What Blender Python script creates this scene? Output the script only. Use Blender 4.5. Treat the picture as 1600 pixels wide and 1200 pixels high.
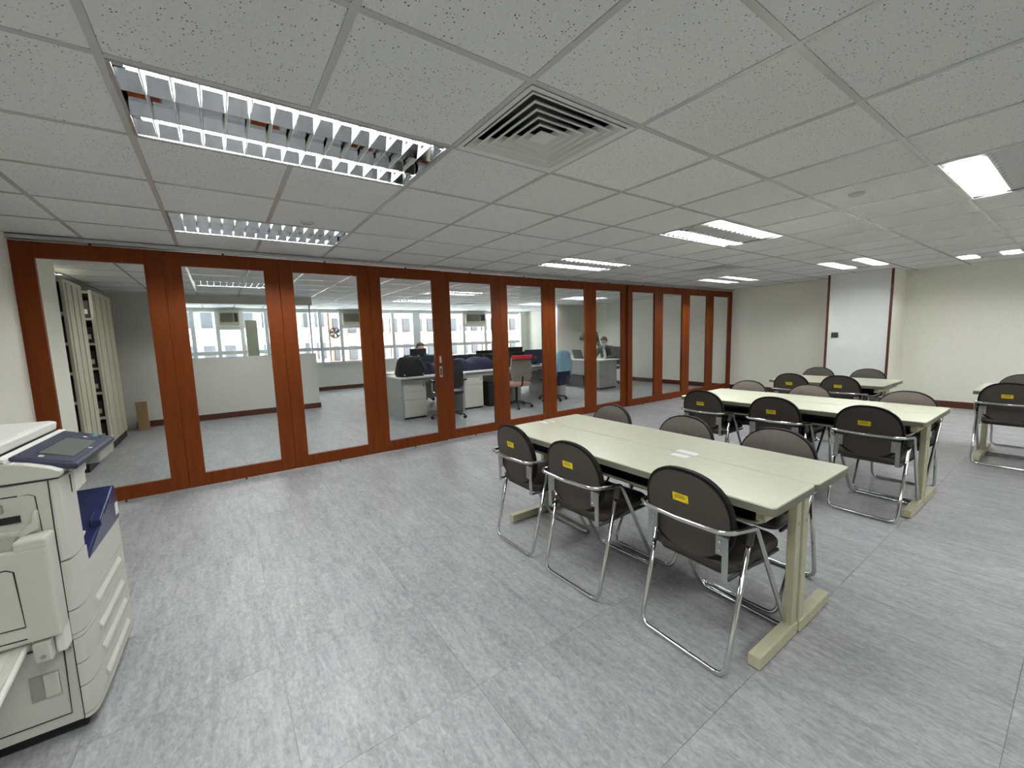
import bpy, bmesh, math, random
from mathutils import Vector, Matrix
random.seed(7)
R = math.radians
scene = bpy.context.scene
COL = scene.collection
for o in list(bpy.data.objects):
    bpy.data.objects.remove(o, do_unlink=True)

# ------------------------------------------------------------------ camera
FPX = 644.68                                   # focal length in pixels of a 1600 wide frame
yaw, pitch, roll = -0.6131, -0.1151, 0.0299
def _rot():
    Rz = Matrix.Rotation(yaw, 3, 'Z'); Rx = Matrix.Rotation(pitch, 3, 'X'); Ry = Matrix.Rotation(roll, 3, 'Y')
    return Rz @ Rx @ Ry
cam_d = bpy.data.cameras.new('camera'); cam = bpy.data.objects.new('camera', cam_d); COL.objects.link(cam)
cam_d.sensor_fit = 'HORIZONTAL'; cam_d.sensor_width = 36.0; cam_d.lens = 36.0 * FPX / 1600.0
cam_d.clip_start = 0.02; cam_d.clip_end = 300
cam.matrix_world = Matrix.Translation((0, 0, 1.3548)) @ (_rot() @ Matrix.Rotation(R(90), 3, 'X')).to_4x4()
scene.camera = cam

# ------------------------------------------------------------------ world (overcast daylight outside the windows)
w = bpy.data.worlds.new('overcast'); scene.world = w; w.use_nodes = True
bgn = w.node_tree.nodes['Background']
bgn.inputs['Color'].default_value = (0.93, 0.97, 1.0, 1); bgn.inputs['Strength'].default_value = 6.0

# ------------------------------------------------------------------ exposure / render look
vs = scene.view_settings
vs.view_transform = 'Standard'; vs.look = 'None'; vs.gamma = 1.0; vs.use_curve_mapping = False
vs.exposure = 1.28
TUBE_STRENGTH = 60.0
cy = scene.cycles
cy.use_denoising = True
cy.use_adaptive_sampling = True; cy.adaptive_threshold = 0.03
cy.max_bounces = 7; cy.diffuse_bounces = 5; cy.glossy_bounces = 3; cy.transparent_max_bounces = 24; cy.transmission_bounces = 6
cy.caustics_reflective = False; cy.caustics_refractive = False
cy.sample_clamp_indirect = 6.0

# ------------------------------------------------------------------ materials
def srgb(r, g, b):
    def f(c):
        c /= 255.0
        return c / 12.92 if c <= 0.04045 else ((c + 0.055) / 1.055) ** 2.4
    return (f(r), f(g), f(b), 1.0)

def nt(name):
    m = bpy.data.materials.new(name); m.use_nodes = True
    t = m.node_tree; b = t.nodes['Principled BSDF']
    return m, t, b
def add(t, kind, **kw):
    n = t.nodes.new(kind)
    for k, v in kw.items(): setattr(n, k, v)
    return n
def plain(name, col, rough=0.5, metal=0.0, noise=0.0, nscale=20.0, spec=0.5, bump=0.0, stretch=(1, 1, 1)):
    m, t, b = nt(name)
    b.inputs['Roughness'].default_value = rough; b.inputs['Metallic'].default_value = metal
    b.inputs['Specular IOR Level'].default_value = spec
    b.inputs['Base Color'].default_value = col
    if noise or bump:
        tc = add(t, 'ShaderNodeTexCoord'); mp = add(t, 'ShaderNodeMapping'); mp.inputs['Scale'].default_value = stretch
        n = add(t, 'ShaderNodeTexNoise'); n.inputs['Scale'].default_value = nscale; n.inputs['Detail'].default_value = 4
        t.links.new(tc.outputs['Object'], mp.inputs['Vector']); t.links.new(mp.outputs['Vector'], n.inputs['Vector'])
        if noise:
            r = add(t, 'ShaderNodeMapRange'); r.inputs['From Min'].default_value = 0.3; r.inputs['From Max'].default_value = 0.7
            r.inputs['To Min'].default_value = 1 - noise; r.inputs['To Max'].default_value = 1 + noise
            x = add(t, 'ShaderNodeMix', data_type='RGBA', blend_type='MULTIPLY'); x.inputs['Factor'].default_value = 1
            x.inputs['A'].default_value = col
            t.links.new(n.outputs['Fac'], r.inputs['Value']); t.links.new(r.outputs['Result'], x.inputs['B'])
            t.links.new(x.outputs['Result'], b.inputs['Base Color'])
        if bump:
            bp = add(t, 'ShaderNodeBump'); bp.inputs['Strength'].default_value = bump; bp.inputs['Distance'].default_value = 0.002
            t.links.new(n.outputs['Fac'], bp.inputs['Height']); t.links.new(bp.outputs['Normal'], b.inputs['Normal'])
    return m
def emit(name, col, s):
    m = bpy.data.materials.new(name); m.use_nodes = True; t = m.node_tree; t.nodes.clear()
    e = add(t, 'ShaderNodeEmission'); e.inputs['Color'].default_value = col; e.inputs['Strength'].default_value = s
    o = add(t, 'ShaderNodeOutputMaterial'); t.links.new(e.outputs[0], o.inputs[0])
    return m
def glass(name, tint, k=0.6):
    m = bpy.data.materials.new(name); m.use_nodes = True; t = m.node_tree; t.nodes.clear()
    tr = add(t, 'ShaderNodeBsdfTransparent'); tr.inputs['Color'].default_value = tint
    gl = add(t, 'ShaderNodeBsdfGlossy'); gl.inputs['Roughness'].default_value = 0.02
    fr = add(t, 'ShaderNodeFresnel'); fr.inputs['IOR'].default_value = 1.45
    mu = add(t, 'ShaderNodeMath', operation='MULTIPLY'); mu.inputs[1].default_value = k
    mx = add(t, 'ShaderNodeMixShader'); o = add(t, 'ShaderNodeOutputMaterial')
    t.links.new(fr.outputs[0], mu.inputs[0]); t.links.new(mu.outputs[0], mx.inputs[0])
    t.links.new(tr.outputs[0], mx.inputs[1]); t.links.new(gl.outputs[0], mx.inputs[2]); t.links.new(mx.outputs[0], o.inputs[0])
    return m

def floor_material():
    m, t, b = nt('grey_streaked_vinyl')
    g = add(t, 'ShaderNodeNewGeometry'); oi = add(t, 'ShaderNodeObjectInfo')
    sc = add(t, 'ShaderNodeVectorMath', operation='SCALE'); sc.inputs['Scale'].default_value = 7.0
    cb = add(t, 'ShaderNodeCombineXYZ'); t.links.new(oi.outputs['Random'], cb.inputs[2])
    t.links.new(cb.outputs[0], sc.inputs[0])
    ad = add(t, 'ShaderNodeVectorMath', operation='ADD')
    t.links.new(g.outputs['Position'], ad.inputs[0]); t.links.new(sc.outputs[0], ad.inputs[1])
    def noise(sx, sy, detail, dist=0.0):
        mp = add(t, 'ShaderNodeMapping'); mp.inputs['Scale'].default_value = (sx, sy, 1)
        n = add(t, 'ShaderNodeTexNoise'); n.inputs['Scale'].default_value = 1.0; n.inputs['Detail'].default_value = detail
        n.inputs['Roughness'].default_value = 0.62; n.inputs['Distortion'].default_value = dist
        t.links.new(ad.outputs[0], mp.inputs[0]); t.links.new(mp.outputs[0], n.inputs['Vector']); return n
    n1 = noise(34, 5.0, 5, 0.3); n2 = noise(75, 34, 6, 0.8); n3 = noise(6, 1.6, 3, 0.2)
    def lin(a, ka, bb, kb):
        x = add(t, 'ShaderNodeMath', operation='MULTIPLY'); x.inputs[1].default_value = ka
        t.links.new(a, x.inputs[0])
        y = add(t, 'ShaderNodeMath', operation='MULTIPLY_ADD'); y.inputs[1].default_value = kb
        t.links.new(bb, y.inputs[0]); t.links.new(x.outputs[0], y.inputs[2]); return y.outputs[0]
    s = lin(n1.outputs['Fac'], 0.30, n2.outputs['Fac'], 0.46)
    s = lin(s, 1.0, n3.outputs['Fac'], 0.22)
    rp = add(t, 'ShaderNodeValToRGB'); cr = rp.color_ramp
    cr.elements[0].position = 0.36; cr.elements[0].color = srgb(128, 129, 131)
    cr.elements[1].position = 0.66; cr.elements[1].color = srgb(186, 187, 188)
    e = cr.elements.new(0.5); e.color = srgb(157, 158, 160)
    t.links.new(s, rp.inputs['Fac'])
    pr = add(t, 'ShaderNodeMapRange'); pr.inputs['To Min'].default_value = 0.975; pr.inputs['To Max'].default_value = 1.025
    t.links.new(oi.outputs['Random'], pr.inputs['Value'])
    mu = add(t, 'ShaderNodeMix', data_type='RGBA', blend_type='MULTIPLY'); mu.inputs['Factor'].default_value = 1
    t.links.new(rp.outputs['Color'], mu.inputs['A']); t.links.new(pr.outputs['Result'], mu.inputs['B'])
    t.links.new(mu.outputs['Result'], b.inputs['Base Color'])
    b.inputs['Roughness'].default_value = 0.42; b.inputs['Specular IOR Level'].default_value = 0.45
    bp = add(t, 'ShaderNodeBump'); bp.inputs['Strength'].default_value = 0.25; bp.inputs['Distance'].default_value = 0.0015
    t.links.new(s, bp.inputs['Height']); t.links.new(bp.outputs['Normal'], b.inputs['Normal'])
    return m
def tile_material():
    m, t, b = nt('mineral_fibre_tile')
    g = add(t, 'ShaderNodeNewGeometry'); oi = add(t, 'ShaderNodeObjectInfo')
    v = add(t, 'ShaderNodeTexVoronoi'); v.inputs['Scale'].default_value = 92; v.inputs['Randomness'].default_value = 1
    t.links.new(g.outputs['Position'], v.inputs['Vector'])
    sep = add(t, 'ShaderNodeSeparateColor'); t.links.new(v.outputs['Color'], sep.inputs[0])
    th = add(t, 'ShaderNodeMapRange'); th.inputs['From Min'].default_value = 0.12; th.inputs['From Max'].default_value = 1.0
    th.inputs['To Min'].default_value = 0.0; th.inputs['To Max'].default_value = 0.26
    t.links.new(sep.outputs[0], th.inputs['Value'])
    lt = add(t, 'ShaderNodeMath', operation='LESS_THAN')
    t.links.new(v.outputs['Distance'], lt.inputs[0]); t.links.new(th.outputs['Result'], lt.inputs[1])
    n = add(t, 'ShaderNodeTexNoise'); n.inputs['Scale'].default_value = 160; n.inputs['Detail'].default_value = 2
    t.links.new(g.outputs['Position'], n.inputs['Vector'])
    r = add(t, 'ShaderNodeMapRange'); r.inputs['From Min'].default_value = .3; r.inputs['From Max'].default_value = .7
    r.inputs['To Min'].default_value = 0.93; r.inputs['To Max'].default_value = 1.05
    t.links.new(n.outputs['Fac'], r.inputs['Value'])
    c = add(t, 'ShaderNodeMix', data_type='RGBA', blend_type='MULTIPLY'); c.inputs['Factor'].default_value = 1
    c.inputs['A'].default_value = srgb(221, 222, 220); t.links.new(r.outputs['Result'], c.inputs['B'])
    pr = add(t, 'ShaderNodeMapRange'); pr.inputs['To Min'].default_value = 0.97; pr.inputs['To Max'].default_value = 1.03
    t.links.new(oi.outputs['Random'], pr.inputs['Value'])
    c2 = add(t, 'ShaderNodeMix', data_type='RGBA', blend_type='MULTIPLY'); c2.inputs['Factor'].default_value = 1
    t.links.new(c.outputs['Result'], c2.inputs['A']); t.links.new(pr.outputs['Result'], c2.inputs['B'])
    d = add(t, 'ShaderNodeMix', data_type='RGBA'); d.inputs['B'].default_value = srgb(82, 83, 80)
    t.links.new(lt.outputs[0], d.inputs['Factor']); t.links.new(c2.outputs['Result'], d.inputs['A'])
    t.links.new(d.outputs['Result'], b.inputs['Base Color'])
    b.inputs['Roughness'].default_value = 0.95; b.inputs['Specular IOR Level'].default_value = 0.1
    return m
def wood_material():
    m, t, b = nt('reddish_brown_veneer')
    tc = add(t, 'ShaderNodeTexCoord'); mp = add(t, 'ShaderNodeMapping'); mp.inputs['Scale'].default_value = (60, 60, 2.2)
    n = add(t, 'ShaderNodeTexNoise'); n.inputs['Scale'].default_value = 1; n.inputs['Detail'].default_value = 6
    t.links.new(tc.outputs['Object'], mp.inputs[0]); t.links.new(mp.outputs[0], n.inputs['Vector'])
    rp = add(t, 'ShaderNodeValToRGB'); rp.color_ramp.elements[0].position = .3; rp.color_ramp.elements[1].position = .72
    rp.color_ramp.elements[0].color = srgb(101, 44, 9); rp.color_ramp.elements[1].color = srgb(121, 56, 13)
    t.links.new(n.outputs['Fac'], rp.inputs[0]); t.links.new(rp.outputs[0], b.inputs['Base Color'])
    b.inputs['Roughness'].default_value = 0.5; b.inputs['Specular IOR Level'].default_value = 0.2
    return m

M = {}
M['floor'] = floor_material(); M['tile'] = tile_material(); M['wood'] = wood_material()
M['joint'] = plain('floor_joint', srgb(128, 129, 130), 0.8)
M['tbar'] = plain('ceiling_tbar', srgb(190, 192, 189), 0.2, 0.0, spec=0.6)
M['vent'] = plain('vent_enamel', srgb(214, 216, 212), 0.4)
M['wall'] = plain('cream_fabric_wall', srgb(238, 237, 225), 0.9, noise=0.03, nscale=90, bump=0.15, spec=0.2, stretch=(1, 1, 0.25))
M['wall_warm'] = plain('office_wall', srgb(212, 212, 204), 0.85, noise=0.02, nscale=30, spec=0.2)
M['white_panel'] = plain('white_laminate_panel', srgb(230, 232, 228), 0.45, noise=0.012, nscale=6)
M['trimwood'] = plain('red_brown_skirting', srgb(84, 42, 27), 0.5, noise=0.06, nscale=12, stretch=(1, 1, 4))
M['alu'] = plain('brushed_aluminium', (0.62, 0.63, 0.63, 1), 0.32, 1.0)
M['chrome'] = plain('chrome_tube', (0.62, 0.63, 0.64, 1), 0.09, 1.0)
M['steel'] = plain('grey_bracket', srgb(150, 153, 152), 0.4, 0.3)
M['refl'] = plain('louvre_mirror', (0.60, 0.62, 0.63, 1), 0.07, 1.0)
M['louvre'] = plain('louvre_blade_white_alu', (0.90, 0.91, 0.91, 1), 0.35, 0.15)
M['tube'] = emit('fluorescent_tube', (0.985, 1.0, 1.0, 1), TUBE_STRENGTH)
M['tubecap'] = plain('tube_cap', srgb(205, 206, 200), 0.4)
M['glass'] = glass('clear_glass', (0.975, 0.985, 0.98, 1), 0.09)
M['winglass'] = glass('window_glass', (0.97, 0.99, 0.99, 1), 0.5)
M['laminate'] = plain('cream_laminate', srgb(226, 227, 204), 0.25, noise=0.05, nscale=30, stretch=(3, .35, 1))
M['edge'] = plain('shaded_grey_green_edging', srgb(112, 112, 96), 0.55)  # grey-green band, darkened so its colour includes the shade on near edges
M['leg'] = plain('cream_painted_steel', srgb(184, 182, 154), 0.45, noise=0.05, nscale=14)
M['dark'] = plain('dark_grey_metal', srgb(52, 51, 47), 0.55)
M['taupe_back'] = plain('taupe_plastic_back', srgb(66, 59, 53), 0.65, noise=0.04, nscale=60, bump=0.1)
M['taupe'] = plain('taupe_vinyl_cushion', srgb(103, 96, 88), 0.42, noise=0.05, nscale=25)
M['rim'] = plain('black_rubber_rim', srgb(11, 11, 11), 0.6, spec=0.25)
M['seat'] = plain('dark_brown_vinyl_seat', srgb(46, 41, 33), 0.5, noise=0.05, nscale=30)
M['yellow'] = plain('yellow_label', srgb(226, 206, 20), 0.5)
M['ink'] = plain('label_print', srgb(120, 104, 14), 0.6)
M['paper'] = plain('white_paper', srgb(236, 238, 238), 0.6)
M['cop'] = plain('copier_off_white', srgb(196, 196, 186), 0.45, noise=0.012, nscale=120, bump=0.05)
M['cop_w'] = plain('copier_white', srgb(226, 226, 220), 0.4)
M['cop_g'] = plain('copier_grey', srgb(150, 150, 141), 0.5)
M['navy'] = plain('navy_plastic', srgb(26, 34, 76), 0.24)
M['navy_d'] = plain('dark_navy_plastic', srgb(42, 46, 68), 0.35)
M['screen'] = plain('dull_lcd', srgb(98, 100, 98), 0.15)
M['black'] = plain('black_plastic', srgb(14, 14, 15), 0.5)
M['groove'] = plain('panel_gap', srgb(40, 40, 37), 0.8)
M['teal'] = plain('teal_print', srgb(70, 170, 170), 0.5)
M['shelf'] = plain('cream_shelving', srgb(192, 187, 164), 0.5, noise=0.03, nscale=8, stretch=(1, 1, .2))
M['box_dark'] = plain('dark_file_box', srgb(36, 36, 36), 0.7, noise=0.3, nscale=5)
M['wood_pale'] = plain('pale_brown_board', srgb(150, 124, 86), 0.6, noise=0.12, nscale=10, stretch=(3, 3, .4))
M['desk_w'] = plain('white_desk_laminate', srgb(224, 226, 222), 0.35)
M['ped'] = plain('pale_pedestal', srgb(212, 212, 204), 0.45)
M['grey_desk'] = plain('grey_desk_panel', srgb(160, 162, 160), 0.5)
M['dk_cloth'] = plain('black_cloth', srgb(26, 30, 31), 0.85, noise=0.3, nscale=9)
M['navy_cloth'] = plain('navy_cloth', srgb(20, 24, 52), 0.85, noise=0.25, nscale=7)
M['sky_cloth'] = plain('light_blue_cloth', srgb(150, 196, 222), 0.8, noise=0.08, nscale=14)
M['red'] = plain('red_band', srgb(190, 32, 48), 0.6)
M['pink'] = plain('dusty_pink_fabric', srgb(176, 140, 132), 0.8)
M['gfab'] = plain('grey_fabric', srgb(136, 133, 124), 0.85, noise=0.08, nscale=40)
M['chairblk'] = plain('charcoal_mesh', srgb(40, 42, 46), 0.6)
M['suit'] = plain('charcoal_suit', srgb(52, 52, 46), 0.85, noise=0.12, nscale=22)
M['skin'] = plain('skin', srgb(196, 156, 130), 0.55)
M['hair'] = plain('dark_hair', srgb(42, 38, 36), 0.6)
M['mask'] = plain('pale_blue_mask', srgb(196, 214, 222), 0.8)
M['shirt'] = plain('pale_shirt', srgb(186, 196, 210), 0.8)
M['tealcloth'] = plain('teal_cloth', srgb(24, 118, 140), 0.8)
M['winframe'] = plain('grey_white_window_frame', srgb(222, 225, 226), 0.5)
M['ac'] = plain('beige_ac_plastic', srgb(186, 182, 160), 0.5)
M['acgrille'] = plain('ac_grille', srgb(116, 110, 98), 0.6)
M['bwall'] = plain('pale_render_facade', srgb(150, 146, 142), 0.9, noise=0.08, nscale=1.2)
M['bwin'] = plain('facade_window', srgb(34, 36, 40), 0.5)
M['bbrown'] = plain('brick_pink_facade', srgb(140, 108, 98), 0.9)

# ------------------------------------------------------------------ mesh helpers
class MB:
    def __init__(s): s.v = []; s.f = []
    def addm(s, vs_, fs):
        n = len(s.v); s.v += [tuple(v) for v in vs_]; s.f += [tuple(i + n for i in f) for f in fs]; return s
    def box(s, x0, x1, y0, y1, z0, z1):
        return s.addm([(x0, y0, z0), (x1, y0, z0), (x1, y1, z0), (x0, y1, z0), (x0, y0, z1), (x1, y0, z1), (x1, y1, z1), (x0, y1, z1)],
                      [(0, 3, 2, 1), (4, 5, 6, 7), (0, 1, 5, 4), (1, 2, 6, 5), (2, 3, 7, 6), (3, 0, 4, 7)])
    def prism(s, poly, a0, a1, axis='z'):
        n = len(poly); v = []
        for a in (a0, a1):
            for p, q in poly:
                v.append((p, q, a) if axis == 'z' else ((p, a, q) if axis == 'y' else (a, p, q)))
        f = [tuple(range(n - 1, -1, -1)), tuple(range(n, 2 * n))] + [(i, (i + 1) % n, n + (i + 1) % n, n + i) for i in range(n)]
        return s.addm(v, f)
    def tube(s, pts, r, n=8, closed=False, cap=True):
        P = [Vector(p) for p in pts]; m = len(P); rings = []
        def tan(i):
            a = P[(i - 1) % m] if (closed or i > 0) else P[i]; b = P[(i + 1) % m] if (closed or i < m - 1) else P[i]
            return (b - a).normalized()
        t0 = tan(0); u = t0.orthogonal().normalized(); v = []
        for i in range(m):
            t = tan(i); u = (u - t * u.dot(t)).normalized(); bb = t.cross(u)
            rr = r[i] if isinstance(r, (list, tuple)) else r
            for k in range(n):
                a = 2 * math.pi * k / n; v.append(P[i] + (u * math.cos(a) + bb * math.sin(a)) * rr)
        f = []
        for i in range(m if closed else m - 1):
            j = (i + 1) % m
            off = 0
            if closed and j == 0:   # best matching rotation of the last ring onto the first
                best = min(range(n), key=lambda o: sum((v[i * n + k] - v[(k + o) % n]).length for k in range(n))); off = best
            for k in range(n):
                f.append((i * n + k, i * n + (k + 1) % n, j * n + (k + 1 + off) % n, j * n + (k + off) % n))
        if not closed and cap: f += [tuple(range(n - 1, -1, -1)), tuple((m - 1) * n + k for k in range(n))]
        return s.addm(v, f)
    def cyl(s, p, q, r, n=12): return s.tube([p, q], r, n)
    def loft(s, secs, cap=True):
        n = len(secs[0]); v = [p for sc in secs for p in sc]; f = []
        for i in range(len(secs) - 1):
            for k in range(n): f.append((i * n + k, i * n + (k + 1) % n, (i + 1) * n + (k + 1) % n, (i + 1) * n + k))
        if cap: f += [tuple(range(n - 1, -1, -1)), tuple((len(secs) - 1) * n + k for k in range(n))]
        return s.addm(v, f)
    def lathe(s, prof, c=(0, 0, 0), n=16):
        secs = [[(c[0] + r * math.cos(2 * math.pi * k / n), c[1] + r * math.sin(2 * math.pi * k / n), c[2] + z) for k in range(n)] for r, z in prof]
        return s.loft(secs)
    def ell(s, c, rx, ry, rz, nu=12, nv=8):
        secs = []
        for i in range(nv + 1):
            a = -math.pi / 2 + math.pi * i / nv; cr = max(math.cos(a), 0.02)
            secs.append([(c[0] + rx * cr * math.cos(2 * math.pi * k / nu), c[1] + ry * cr * math.sin(2 * math.pi * k / nu), c[2] + rz * math.sin(a)) for k in range(nu)])
        return s.loft(secs)
    def mesh(s, name, mat, smooth=False, bevel=0.0, seg=2):
        me = bpy.data.meshes.new(name); me.from_pydata(s.v, [], s.f); me.update()
        bm = bmesh.new(); bm.from_mesh(me)
        bmesh.ops.recalc_face_normals(bm, faces=bm.faces[:])
        if bevel: bmesh.ops.bevel(bm, geom=bm.edges[:], offset=bevel, segments=seg, profile=0.5, affect='EDGES', clamp_overlap=True)
        bm.to_mesh(me); bm.free()
        if mat: me.materials.append(M[mat])
        if smooth:
            me.shade_smooth() if hasattr(me, 'shade_smooth') else None
            if smooth is not True: me.set_sharp_from_angle(angle=R(smooth))
        return me
    def build(s, name, mat, parent=None, smooth=False, bevel=0.0, seg=2, loc=None, kind=None):
        return link(name, s.mesh(name, mat, smooth, bevel, seg), parent, loc, kind)
def link(name, me, parent=None, loc=None, kind=None):
    o = bpy.data.objects.new(name, me); COL.objects.link(o)
    if parent: o.parent = parent
    if loc: o.location = loc
    if kind: o['kind'] = kind
    return o
def empty(name, loc=(0, 0, 0), rz=0.0, parent=None):
    o = bpy.data.objects.new(name, None); COL.objects.link(o); o.location = loc; o.rotation_euler = (0, 0, rz)
    o.empty_display_size = 0.1
    if parent: o.parent = parent
    return o
def tag(o, label, cat, group=None):
    o['label'] = label; o['category'] = cat
    if group: o['group'] = group
    return o
def struct(o, label, cat):
    o['kind'] = 'structure'; o['label'] = label; o['category'] = cat; return o
def copy_tree(o, parent=None):
    c = o.copy(); COL.objects.link(c); c.parent = parent
    for ch in o.children:
        copy_tree(ch, c)
    return c
def fillet(pts, r, n=5, closed=False):
    out = []; m = len(pts)
    for i in range(m):
        p = Vector(pts[i])
        if not closed and i in (0, m - 1): out.append(p); continue
        a = (Vector(pts[i - 1]) - p); b = (Vector(pts[(i + 1) % m]) - p)
        ang = a.angle(b); rr = r[i] if isinstance(r, (list, tuple)) else r
        d = min(rr / math.tan(ang / 2), a.length * .45, b.length * .45)
        q0 = p + a.normalized() * d; q1 = p + b.normalized() * d
        for k in range(n + 1):
            t = k / n; out.append(q0 * (1 - t) ** 2 + p * 2 * t * (1 - t) + q1 * t * t)
    return out
def rrect(x0, x1, y0, y1, r, n=4):
    pts = []
    for cx, cy_, a0 in ((x1 - r, y1 - r, 0), (x0 + r, y1 - r, 90), (x0 + r, y0 + r, 180), (x1 - r, y0 + r, 270)):
        for k in range(n + 1):
            a = R(a0 + 90 * k / n); pts.append((cx + r * math.cos(a), cy_ + r * math.sin(a)))
    return pts

# ------------------------------------------------------------------ the room
H = 2.243                  # ceiling height
XL, XR = -1.24, 9.56       # left and far wall
YB, YP, YW = -2.98, 4.842, 12.4     # wall behind, glazed partition, window wall
GX, GY, G = 0.98, 1.222, 0.6        # ceiling grid origin and module

# floor: vinyl tiles in the meeting room, one sheet in the office behind the glass
floor = MB().box(-3.2, XR, YB, YW, -0.08, -0.004).build('floor', 'joint'); struct(floor, 'grey streaked vinyl floor running under the glass partition', 'floor')
TS = 0.613
tm = MB().box(-TS / 2 + .0006, TS / 2 - .0006, -TS / 2 + .0006, TS / 2 - .0006, -0.006, 0.0).mesh('floor_tile', 'floor')
x0f, y0f = 0.095, 1.30
i = math.floor((XL - x0f) / TS)
nt_ = 0
for i in range(math.floor((XL - x0f) / TS), math.ceil((XR - x0f) / TS)):
    for j in range(math.floor((-1.9 - y0f) / TS), math.ceil((YP - y0f) / TS)):
        xa, xb = max(x0f + i * TS, XL), min(x0f + (i + 1) * TS, XR)
        ya, yb = y0f + j * TS, min(y0f + (j + 1) * TS, YP + .05)
        if xb - xa < .02 or yb - ya < .02: continue
        full = (xb - xa) > TS - .001 and (yb - ya) > TS - .001
        if full: link('floor_tile', tm, floor, (xa + TS / 2, ya + TS / 2, 0))
        else: MB().box(xa + .0006, xb - .0006, ya + .0006, yb - .0006, -.006, 0).build('floor_tile', 'floor', floor)
yf0 = y0f + math.floor((-1.9 - y0f) / TS) * TS
MB().box(XL, XR, YB, yf0, -.006, 0).build('floor_sheet', 'floor', floor)
MB().box(-3.2, XR, YP + .05, YW, -.006, 0).build('floor_sheet', 'floor', floor)

# ceiling: suspended mineral tiles on a T-bar grid
LIGHTS = [(-2, 1, 2), (-2, 4, 2), (4, 1, 2), (4, 4, 2), (4, -2, 2), (10, 4, 2), (10, 1, 2), (12, -1, 1), (10, -3, 2),  # last entry here is an added, unseen fitting brightening the far right side
          (-2, -2, 2), (-2, -5, 2), (4, -5, 2), (10, -5, 2)]
OFFICE_LIGHTS = [(-2, 10, 2), (4, 10, 2), (10, 10, 2), (4, 13, 2), (4, 7, 2), (10, 13, 2), (-2, 7, 2), (-5, 9, 1)]
VENTS = [(0, 0), (8, 3), (7, 14)]
taken = set()
for (a, b, n) in LIGHTS + OFFICE_LIGHTS:
    for k in range(n): taken.add((a + k, b))
taken |= set(VENTS)
tile_me = MB().box(-.2875, .2875, -.2875, .2875, 0.003, 0.018).mesh('ceiling_tile', 'tile')
def ceiling_zone(name, label, xa, xb, ya, yb, j0, j1, i0):
    slab = MB().box(xa, xb, ya, yb, H + .14, H + .2).build(name, 'joint'); struct(slab, label, 'ceiling')
    g = MB(); w2 = .012
    pair = set()
    for (la, lb_, ln) in LIGHTS + OFFICE_LIGHTS:
        if ln == 2: pair.add((la + 1, lb_))          # no bar across the middle of a long fitting
    for i in range(i0, 16):
        x = GX + i * G
        if not (xa < x < xb): continue
        for j in range(j0, j1 + 1):
            y1, y2 = max(GY + j * G, ya), min(GY + (j + 1) * G, yb)
            if (i, j) in pair or y2 - y1 < .01: continue
            g.box(x - w2, x + w2, y1, y2, H, H + .004)
    for j in range(j0, j1 + 2):
        y = GY + j * G
        if ya <= y <= yb:
            for i in range(i0, 16):
                a, b = max(GX + i * G + w2, xa), min(GX + (i + 1) * G - w2, xb)
                if (i + 1, j) in pair or (i + 1, j - 1) in pair: b = min(GX + (i + 1) * G + w2, xb)
                if b > a + .01: g.box(a, b, y - w2, y + w2, H + .0004, H + .004)
    g.build('ceiling_grid', 'tbar', slab)
    for i in range(i0, 16):
        for j in range(j0, j1 + 1):
            if (i, j) in taken: continue
            x1, x2 = GX + i * G, GX + (i + 1) * G; y1, y2 = GY + j * G, GY + (j + 1) * G
            cx1, cx2, cy1, cy2 = max(x1, xa), min(x2, xb), max(y1, ya), min(y2, yb)
            if cx2 - cx1 < .03 or cy2 - cy1 < .03: continue
            if cx1 == x1 and cx2 == x2 and cy1 == y1 and cy2 == y2: link('ceiling_tile', tile_me, slab, (x1 + .3, y1 + .3, H))
            else: MB().box(cx1 + .0, cx2 - .0, cy1 + .002, cy2 - .002, H + .005, H + .018).build('ceiling_tile', 'tile', slab)
    return slab
ceil_a = ceiling_zone('ceiling', 'suspended ceiling of pitted white tiles over the meeting room', XL, XR, YB, GY + 6 * G, -7, 5, -4)
ceil_b = ceiling_zone('ceiling', 'suspended tiled ceiling of the office behind the glass partition', -3.2, XR, GY + 6 * G, YW, 6, 18, -7)

def wallbox(name, label, x0, x1, y0, y1, z0=0, z1=H + .2, mat='wall'):
    return struct(MB().box(x0, x1, y0, y1, z0, z1).build(name, mat), label, 'wall')
wallbox('wall_left', 'white left wall ending beyond the glass partition', XL - .12, XL, YB, 5.92)
wallbox('wall_far', 'cream far wall of the meeting room', XR, XR + .15, YB - .1, YW + .2)
wallbox('wall_rear', 'plain wall behind the camera', XL - .12, XR + .15, YB - .15, YB)
wallbox('wall_storage', 'end wall of the storage bay', -3.35, -3.2, 5.8, YW + .2, mat='wall_warm')
wallbox('wall_storage_side', 'side wall of the storage bay', -3.35, XL - .12, 5.77, 5.92, mat='wall_warm')
# column on the far wall with flush white panel
wallbox('wall_column', 'cream column standing out from the far wall', 8.8, XR, 1.93, 2.80)
struct(MB().box(8.782, 8.80, 1.962, 2.765, 0.10, H).build('wall_panel', 'white_panel', bevel=.002), 'flush white panel on the column between two dark trims', 'panel')
for n_, (y0, y1, lb) in enumerate(((1.93, 1.962, 'dark wooden trim on the right edge of the column'), (2.765, 2.80, 'dark wooden trim on the left edge of the column'))):
    struct(MB().box(8.775, 8.80, y0, y1, 0.0, H).build('trim_%d' % (n_ + 1), 'trimwood', bevel=.003), lb, 'trim')
sw = empty('wall_switch', (8.782, 2.66, 1.21)); tag(sw, 'dark grey square switch plate on the white column panel', 'switch')
MB().box(-.012, 0, -.05, .05, -.045, .045).build('plate', 'dark', sw, bevel=.003); MB().box(-.017, -.012, -.022, .022, -.028, .028).build('rocker', 'dark', sw, bevel=.002)
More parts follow.
